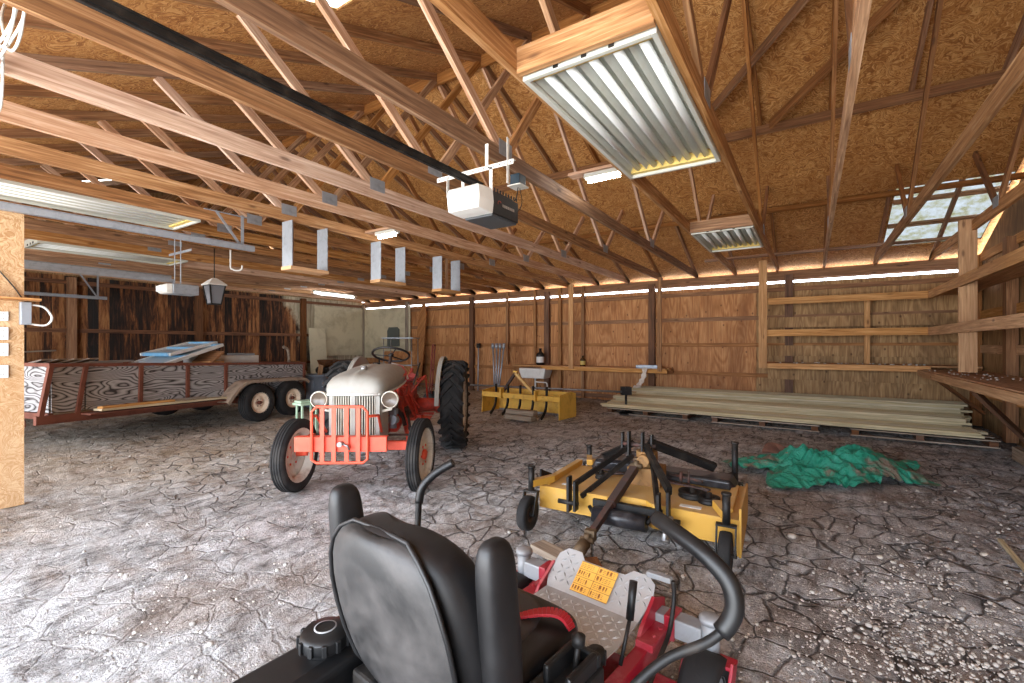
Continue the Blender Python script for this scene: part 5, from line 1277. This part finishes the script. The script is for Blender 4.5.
# seat cushion with bolsters
def csec(x, w_, z0, z1, lift=.03, n=22):
    P = []
    for k in range(n):
        a = 2*PI*k/n; c_, s_ = math.cos(a), math.sin(a); y = w_*math.copysign(abs(c_)**.6, c_); z = (z0+z1)/2+(z1-z0)/2*math.copysign(abs(s_)**.6, s_)
        if s_ > 0: z += lift*((abs(y)/w_)**3)
        P.append((x, y, z))
    return P
b = MB(); b.loft([csec(.02, .20, .44, .50), csec(.05, .235, .42, .535), (csec(.15, .25, .41, .55)), csec(.32, .252, .41, .555), csec(.43, .245, .415, .56, .02), csec(.50, .22, .42, .55, .01), csec(.535, .18, .44, .53, 0), csec(.545, .12, .46, .51, 0)])
b.build('seat_cushion', vinyl, zm, 0, 1)
b = MB(); b.loft([csec(.06, .15, .53, .542, 0), csec(.2, .17, .54, .563, 0), csec(.36, .165, .545, .572, 0), csec(.44, .12, .55, .572, 0), csec(.47, .05, .55, .568, 0)]); b.build('seat_center_panel', vgrey, zm, 0, 1)
for s_ in (-1, 1):
    b = MB(); P = [(.34, s_*.10, .574), (.38, s_*.14, .582), (.41, s_*.18, .584), (.42, s_*.215, .576), (.42, s_*.24, .55)]; P = smooth_path(P, 4)
    for i in range(len(P)-1): b.beam(P[i], P[i+1], .028+.016*math.sin(i*PI/16), .010, (.1, s_*.02*i, 1))
    b.build('red_accent', paint('red_vinyl', hexc(196, 44, 58), .45), zm, .002)
b = MB(); b.box((.25, 0, .36), (.5, .40, .10)); b.box((-.03, 0, .43), (.06, .40, .12)); b.build('seat_pan', M['blackm'], zm, .01)
# fuel tanks and side bodies
for s_ in (1, -1):
    b = MB(); rings = []
    for x, y0, y1, z1 in ((-.62, .22, .36, .42), (-.55, .20, .41, .47), (-.3, .20, .425, .505), (.0, .22, .42, .525), (.16, .24, .40, .50), (.3, .25, .37, .42), (.34, .26, .35, .36)):
        if s_ < 0: z1 -= .06; 
        rings.append([(x, s_*y0, .26), (x, s_*(y0+.03), .24), (x, s_*(y1-.02), .24), (x, s_*y1, .27), (x, s_*y1, z1-.05), (x, s_*(y1-.025), z1-.01), (x, s_*(y0+.04), z1), (x, s_*y0, z1-.02)][::s_])
    b.loft(rings, smooth=False); b.build('fuel_tank', M['plastic'], zm, .012, 0, False, 0, 3)
cpx = (-.085, .30, .515)
b = MB(); b.lathe([(0, 0), (.05, 0), (.05, .015), (.068, .018), (.072, .03), (.072, .052), (.062, .062), (.03, .066), (0, .064)], 28, 'z', cpx)
for k in range(12):
    a = 2*PI*k/12; b.box((cpx[0]+.071*math.cos(a), cpx[1]+.071*math.sin(a), cpx[2]+.038), (.016, .014, .032), (0, 0, a))
b.build('fuel_cap', M['plastic'], zm, .002)
b = MB(); b.lathe([(.032, .0665), (.032, .069), (.028, .069)], 24, 'z', cpx); b.build('cap_ring', paint('pale_ring', hexc(150, 150, 150), .4), zm)
b = MB(); b.box((.20, -.315, .50), (.34, .13, .05)); b.box((.28, -.29, .545), (.14, .02, .06)); b.box((.28, -.36, .545), (.14, .02, .05)); b.box((.36, -.325, .535), (.02, .09, .05)); b.box((.12, -.32, .53), (.12, .10, .02)); b.build('control_console', M['plastic'], zm, .008)
b = MB(); b.lathe([(0, 0), (.022, 0), (.028, .02), (.024, .04), (0, .044)], 14, 'z', (.40, -.335, .50))
for k in range(8):
    a = 2*PI*k/8; b.box((.40+.026*math.cos(a), -.335+.026*math.sin(a), .52), (.008, .006, .03), (0, 0, a))
b.build('height_knob', M['plastic'], zm)
b = MB(); b.tube([(.30, -.325, .52), (.31, -.33, .60)], .008, 8); b.lathe([(0, 0), (.018, .005), (.02, .03), (0, .04)], 12, 'z', (.31, -.33, .59)); b.build('throttle_lever', M['blackm'], zm)
# frame rails
for s_ in (-1, 1):
    b = MB(); b.box((.32, s_*.265, .24), (1.68, .05, .08)); b.box((.98, s_*.275, .29), (.24, .07, .03)); 
    for k in range(3): b.cyl((.92+.06*k, s_*.29, .305), (.92+.06*k, s_*.29, .312), .009, 8)
    b.build('frame_rail', zred, zm, .006)
    b = MB(); b.prism([(.82, .22), (1.14, .22), (1.12, .36), (1.02, .40), (.9, .33)], (0, s_*.245, 0), (1, 0, 0), (0, 0, 1), (0, .014, 0)); b.build('side_bracket', zred, zm)
b = MB(); b.box((1.06, 0, .30), (.075, .86, .075)); b.build('front_axle_tube', zgrey, zm, .006)
for s_ in (-1, 1):
    b = MB(); b.box((1.06, s_*.31, .30), (.095, .04, .095)); b.build('axle_collar', zred, zm, .004)
    b = MB(); b.cyl((1.06, s_*.455, .24), (1.06, s_*.455, .36), .034, 16); b.lathe([(0, .0), (.042, 0), (.042, .018), (.03, .026), (0, .026)], 18, 'z', (1.06, s_*.455, .36)); b.build('caster_pivot', zgrey, zm)
    b = MB(); w_ = .085
    b.box((1.05, s_*.455, .235), (.07, 2*w_+.012, .014))
    for q in (-1, 1): b.beam((1.05, s_*.455+q*w_, .24), (.98, s_*.455+q*w_, .13), .012, .06, (1, 0, 0))
    b.cyl((.98, s_*.455-w_-.01, .135), (.98, s_*.455+w_+.01, .135), .012, 8); b.build('caster_fork', zred, zm, .003)
    tyre(None, zm, (.98, s_*.455, .14), .138, .13, .06, zgrey, side=s_, hubm=M['blackm'])
    t = tyre(None, zm, (-.52, s_*.46, .235), .235, .22, .11, zgrey, side=s_, hubm=M['blackm'], tread='blocks')
# mower deck under the frame
b = MB(); po = [(.30, -.62), (.78, -.62), (.90, -.42), (.90, .42), (.78, .62), (.30, .62), (.16, .35), (.16, -.35)]
b.prism(po, (0, 0, .135), (1, 0, 0), (0, 1, 0), (0, 0, .12)); b.build('cutting_deck', zred, zm, .012)
for s_ in (-1, 1):
    b = MB(); b.lathe([(0, .07), (.12, .07), (.16, .05), (.18, 0)], 20, 'z', (.52, s_*.40, .195)); b.build('belt_cover', M['plastic'], zm)
b = MB(); b.box((-.52, 0, .34), (.36, .36, .20)); b.cyl((-.52, 0, .44), (-.52, 0, .54), .16, 20); b.cyl((-.52, 0, .54), (-.52, 0, .56), .12, 20); b.build('engine', M['blackm'], zm, .01)
# diamond plate foot platform
def dplate(P00, ex, ey, nx, ny, poly, th=.006):
    """plate in the plane (ex, ey) with raised lozenges kept inside poly"""
    P00, ex, ey = Vector(P00), Vector(ex), Vector(ey); nrm = ex.cross(ey).normalized(); b_ = MB()
    b_.prism(poly, P00, ex, ey, nrm*th)
    def inside(x, y):
        c_ = False; n = len(poly)
        for i in range(n):
            (x1, y1), (x2, y2) = poly[i], poly[(i+1) % n]
            if (y1 > y) != (y2 > y) and x < (x2-x1)*(y-y1)/(y2-y1)+x1: c_ = not c_
        return c_
    for i in range(nx):
        for j in range(ny):
            x, y = -.26+i*.032, -.02+j*.032
            if not all(inside(x+dx, y+dy) for dx in (-.014, .014) for dy in (-.014, .014)): continue
            a = PI/4 if (i+j) % 2 else -PI/4
            u_ = ex*math.cos(a)+ey*math.sin(a); v_ = -ex*math.sin(a)+ey*math.cos(a); c_ = P00+ex*x+ey*y+nrm*th/2
            q = [c_-u_*.016, c_-v_*.005, c_+u_*.016, c_+v_*.005, c_+nrm*.006]
            b_.add(q, [[0, 1, 4], [1, 2, 4], [2, 3, 4], [3, 0, 4]])
    return b_
steelp = paint('silver_tread_plate', hexc(186, 188, 190), .38, .35, hexc(140, 138, 136), .4, 7)
xk, zk = .93, .325
low = [(-.22, 0), (.22, 0), (.225, .18), (.21, .36), (-.21, .36), (-.225, .18)]
dplate((xk, 0, zk), (0, 1, 0), (-.985, 0, -.03), 21, 16, low).build('foot_plate', steelp, zm)
upv = Vector((.80, 0, .60)).normalized()
upp = [(-.22, 0), (.22, 0), (.245, .10), (.235, .165), (.20, .195), (.13, .195), (.10, .165), (-.10, .165), (-.13, .20), (-.20, .20), (-.235, .165), (-.245, .06)]
fp = dplate((xk, 0, zk), (0, -1, 0), upv, 21, 10, upp).build('foot_rest_plate', steelp, zm)
nrmv = Vector((0, -1, 0)).cross(upv).normalized()
if nrmv.z < 0: nrmv = -nrmv
def onp(y, s_, h=.008): return Vector((xk, 0, zk)) + Vector((0, -1, 0))*y + upv*s_ + nrmv*h
def patch(b_, y0, y1, s0, s1, h, mi=0):
    q = [onp(y0, s0, h), onp(y1, s0, h), onp(y1, s1, h), onp(y0, s1, h)]; e = [p-nrmv*.002 for p in q]
    b_.add(q+e, [[0, 1, 2, 3], [7, 6, 5, 4], [0, 4, 5, 1], [1, 5, 6, 2], [2, 6, 7, 3], [3, 7, 4, 0]], None, mi)
b = MB(); patch(b, -.105, .075, .018, .158, .010)
dec = b.build('warning_decal', paint('decal_orange', hexc(240, 186, 84), .45, 0, hexc(250, 210, 130), .3, 9), zm)
b = MB(); rnd = random.Random(4)
for r_ in range(5): s_ = .018+r_*.035; patch(b, -.105, .075, s_-.0008, s_+.0008, .0115)
for r_ in range(4):
    s_ = .022+r_*.035
    for x0, wd in ((-.105, 5), (-.015, 5)):
        y = x0+.006
        for k in range(wd):
            w_ = rnd.uniform(.006, .014)
            for line in range(3): patch(b, y, y+w_*rnd.uniform(.5, 1), s_+.004+line*.0075, s_+.0058+line*.0075, .0115)
            if rnd.random() < .4: patch(b, y, y+w_*.7, s_+.008, s_+.024, .0114)
            y += w_+.0045
patch(b, -.0165, -.0155, .018, .158, .0115)
b.build('decal_print', paint('decal_brown', hexc(150, 92, 40), .5), dec)
# pedal and levers on the right
b = MB(); b.box((1.02, -.27, .49), (.03, .10, .022)); b.build('lift_pedal', zgrey, zm, .004)
b = MB(); b.tube(smooth_path([(1.02, -.325, .49), (1.015, -.33, .42), (.95, -.335, .32), (.82, -.34, .27), (.72, -.345, .22)], 5), .009, 8); b.build('pedal_arm', M['blackm'], zm)
b = MB(); b.tube([(.62, -.30, .36), (.70, -.30, .50)], .007, 8); b.tube([(.69, -.30, .48), (.72, -.30, .60)], .014, 10); b.build('deck_height_lever', M['plastic'], zm)
# lap bars, swung outwards
RB = smooth_path([(.30, -.43, .42), (.33, -.47, .52), (.40, -.54, .60), (.445, -.64, .67), (.47, -.685, .74), (.48, -.675, .81), (.49, -.615, .86), (.53, -.52, .885), (.585, -.44, .89)], 6)
n_ = len(RB); k0 = int(n_*.42)
b = MB(); b.tube(RB[:k0+2], .0125, 12); b.build('steering_lever', M['blackm'], zm)
b = MB(); b.tube(RB[k0:], .0235, 16); b.lathe([(0, 0)], 3) if 0 else None; b.build('lever_grip', M['plastic'], zm)
LB = smooth_path([(.30, .41, .42), (.33, .43, .55), (.365, .44, .68), (.375, .44, .80), (.385, .43, .86), (.42, .40, .91), (.47, .345, .955)], 6)
n_ = len(LB); k0 = int(n_*.5)
b = MB(); b.tube(LB[:k0+2], .0125, 12); b.build('steering_lever', M['blackm'], zm)
b = MB(); b.tube(LB[k0:], .0165, 14); b.build('lever_grip', M['plastic'], zm)
for s_ in (-1, 1):
    b = MB(); b.box((.28, s_*.42, .42), (.08, .03, .10)); b.build('lever_bracket', M['blackm'], zm, .004)
# ================================================================ loose stones
sm = MB(); rnd = random.Random(11)
for k in range(4200):
    q = rnd.random()
    if q < .22: u_, v_ = rnd.uniform(60, 620), rnd.uniform(440, 700)
    elif q < .45: u_, v_ = rnd.uniform(640, 1040), rnd.uniform(440, 720)
    else: u_, v_ = rnd.gauss(930, 70), rnd.gauss(620, 55)
    if v_ < 430: continue
    p = at(u_, v_, 0)
    r_ = rnd.choice([.003, .004, .005, .006, .008, .012 if rnd.random() < .3 else .005])*rnd.uniform(.7, 1.3)
    pebble_mb(sm, (p.x, p.y, -.012+r_*.4), r_, .7)
tag(sm.build('gravel', paint('pale_gravel', hexc(200, 194, 186), .9, 0, hexc(120, 112, 106), .6, 3)), 'small pale gravel scattered over the mud floor', 'gravel', None, 'stuff')
for i, (u_, v_, r_, lb) in enumerate(((985, 555, .035, 'pale flat stone near the right edge of the floor'), (792, 536, .04, 'pale flat stone right of the yellow mower'), (880, 557, .025, 'small white stone in the middle of the right floor'), (893, 562, .02, 'smaller white stone touching the wider one on the right floor'), (770, 487, .03, 'white stone lying before the green tarp'), (527, 497, .05, 'pale stone beside the left caster of the yellow mower'))):
    p = at(u_, v_, 0); b = MB(); pebble_mb(b, (0, 0, 0), r_, .5); o = b.build('stone', rock, None, 0, 1); o.location = (p.x, p.y, .0); tag(o, lb, 'stone', 'loose stones')
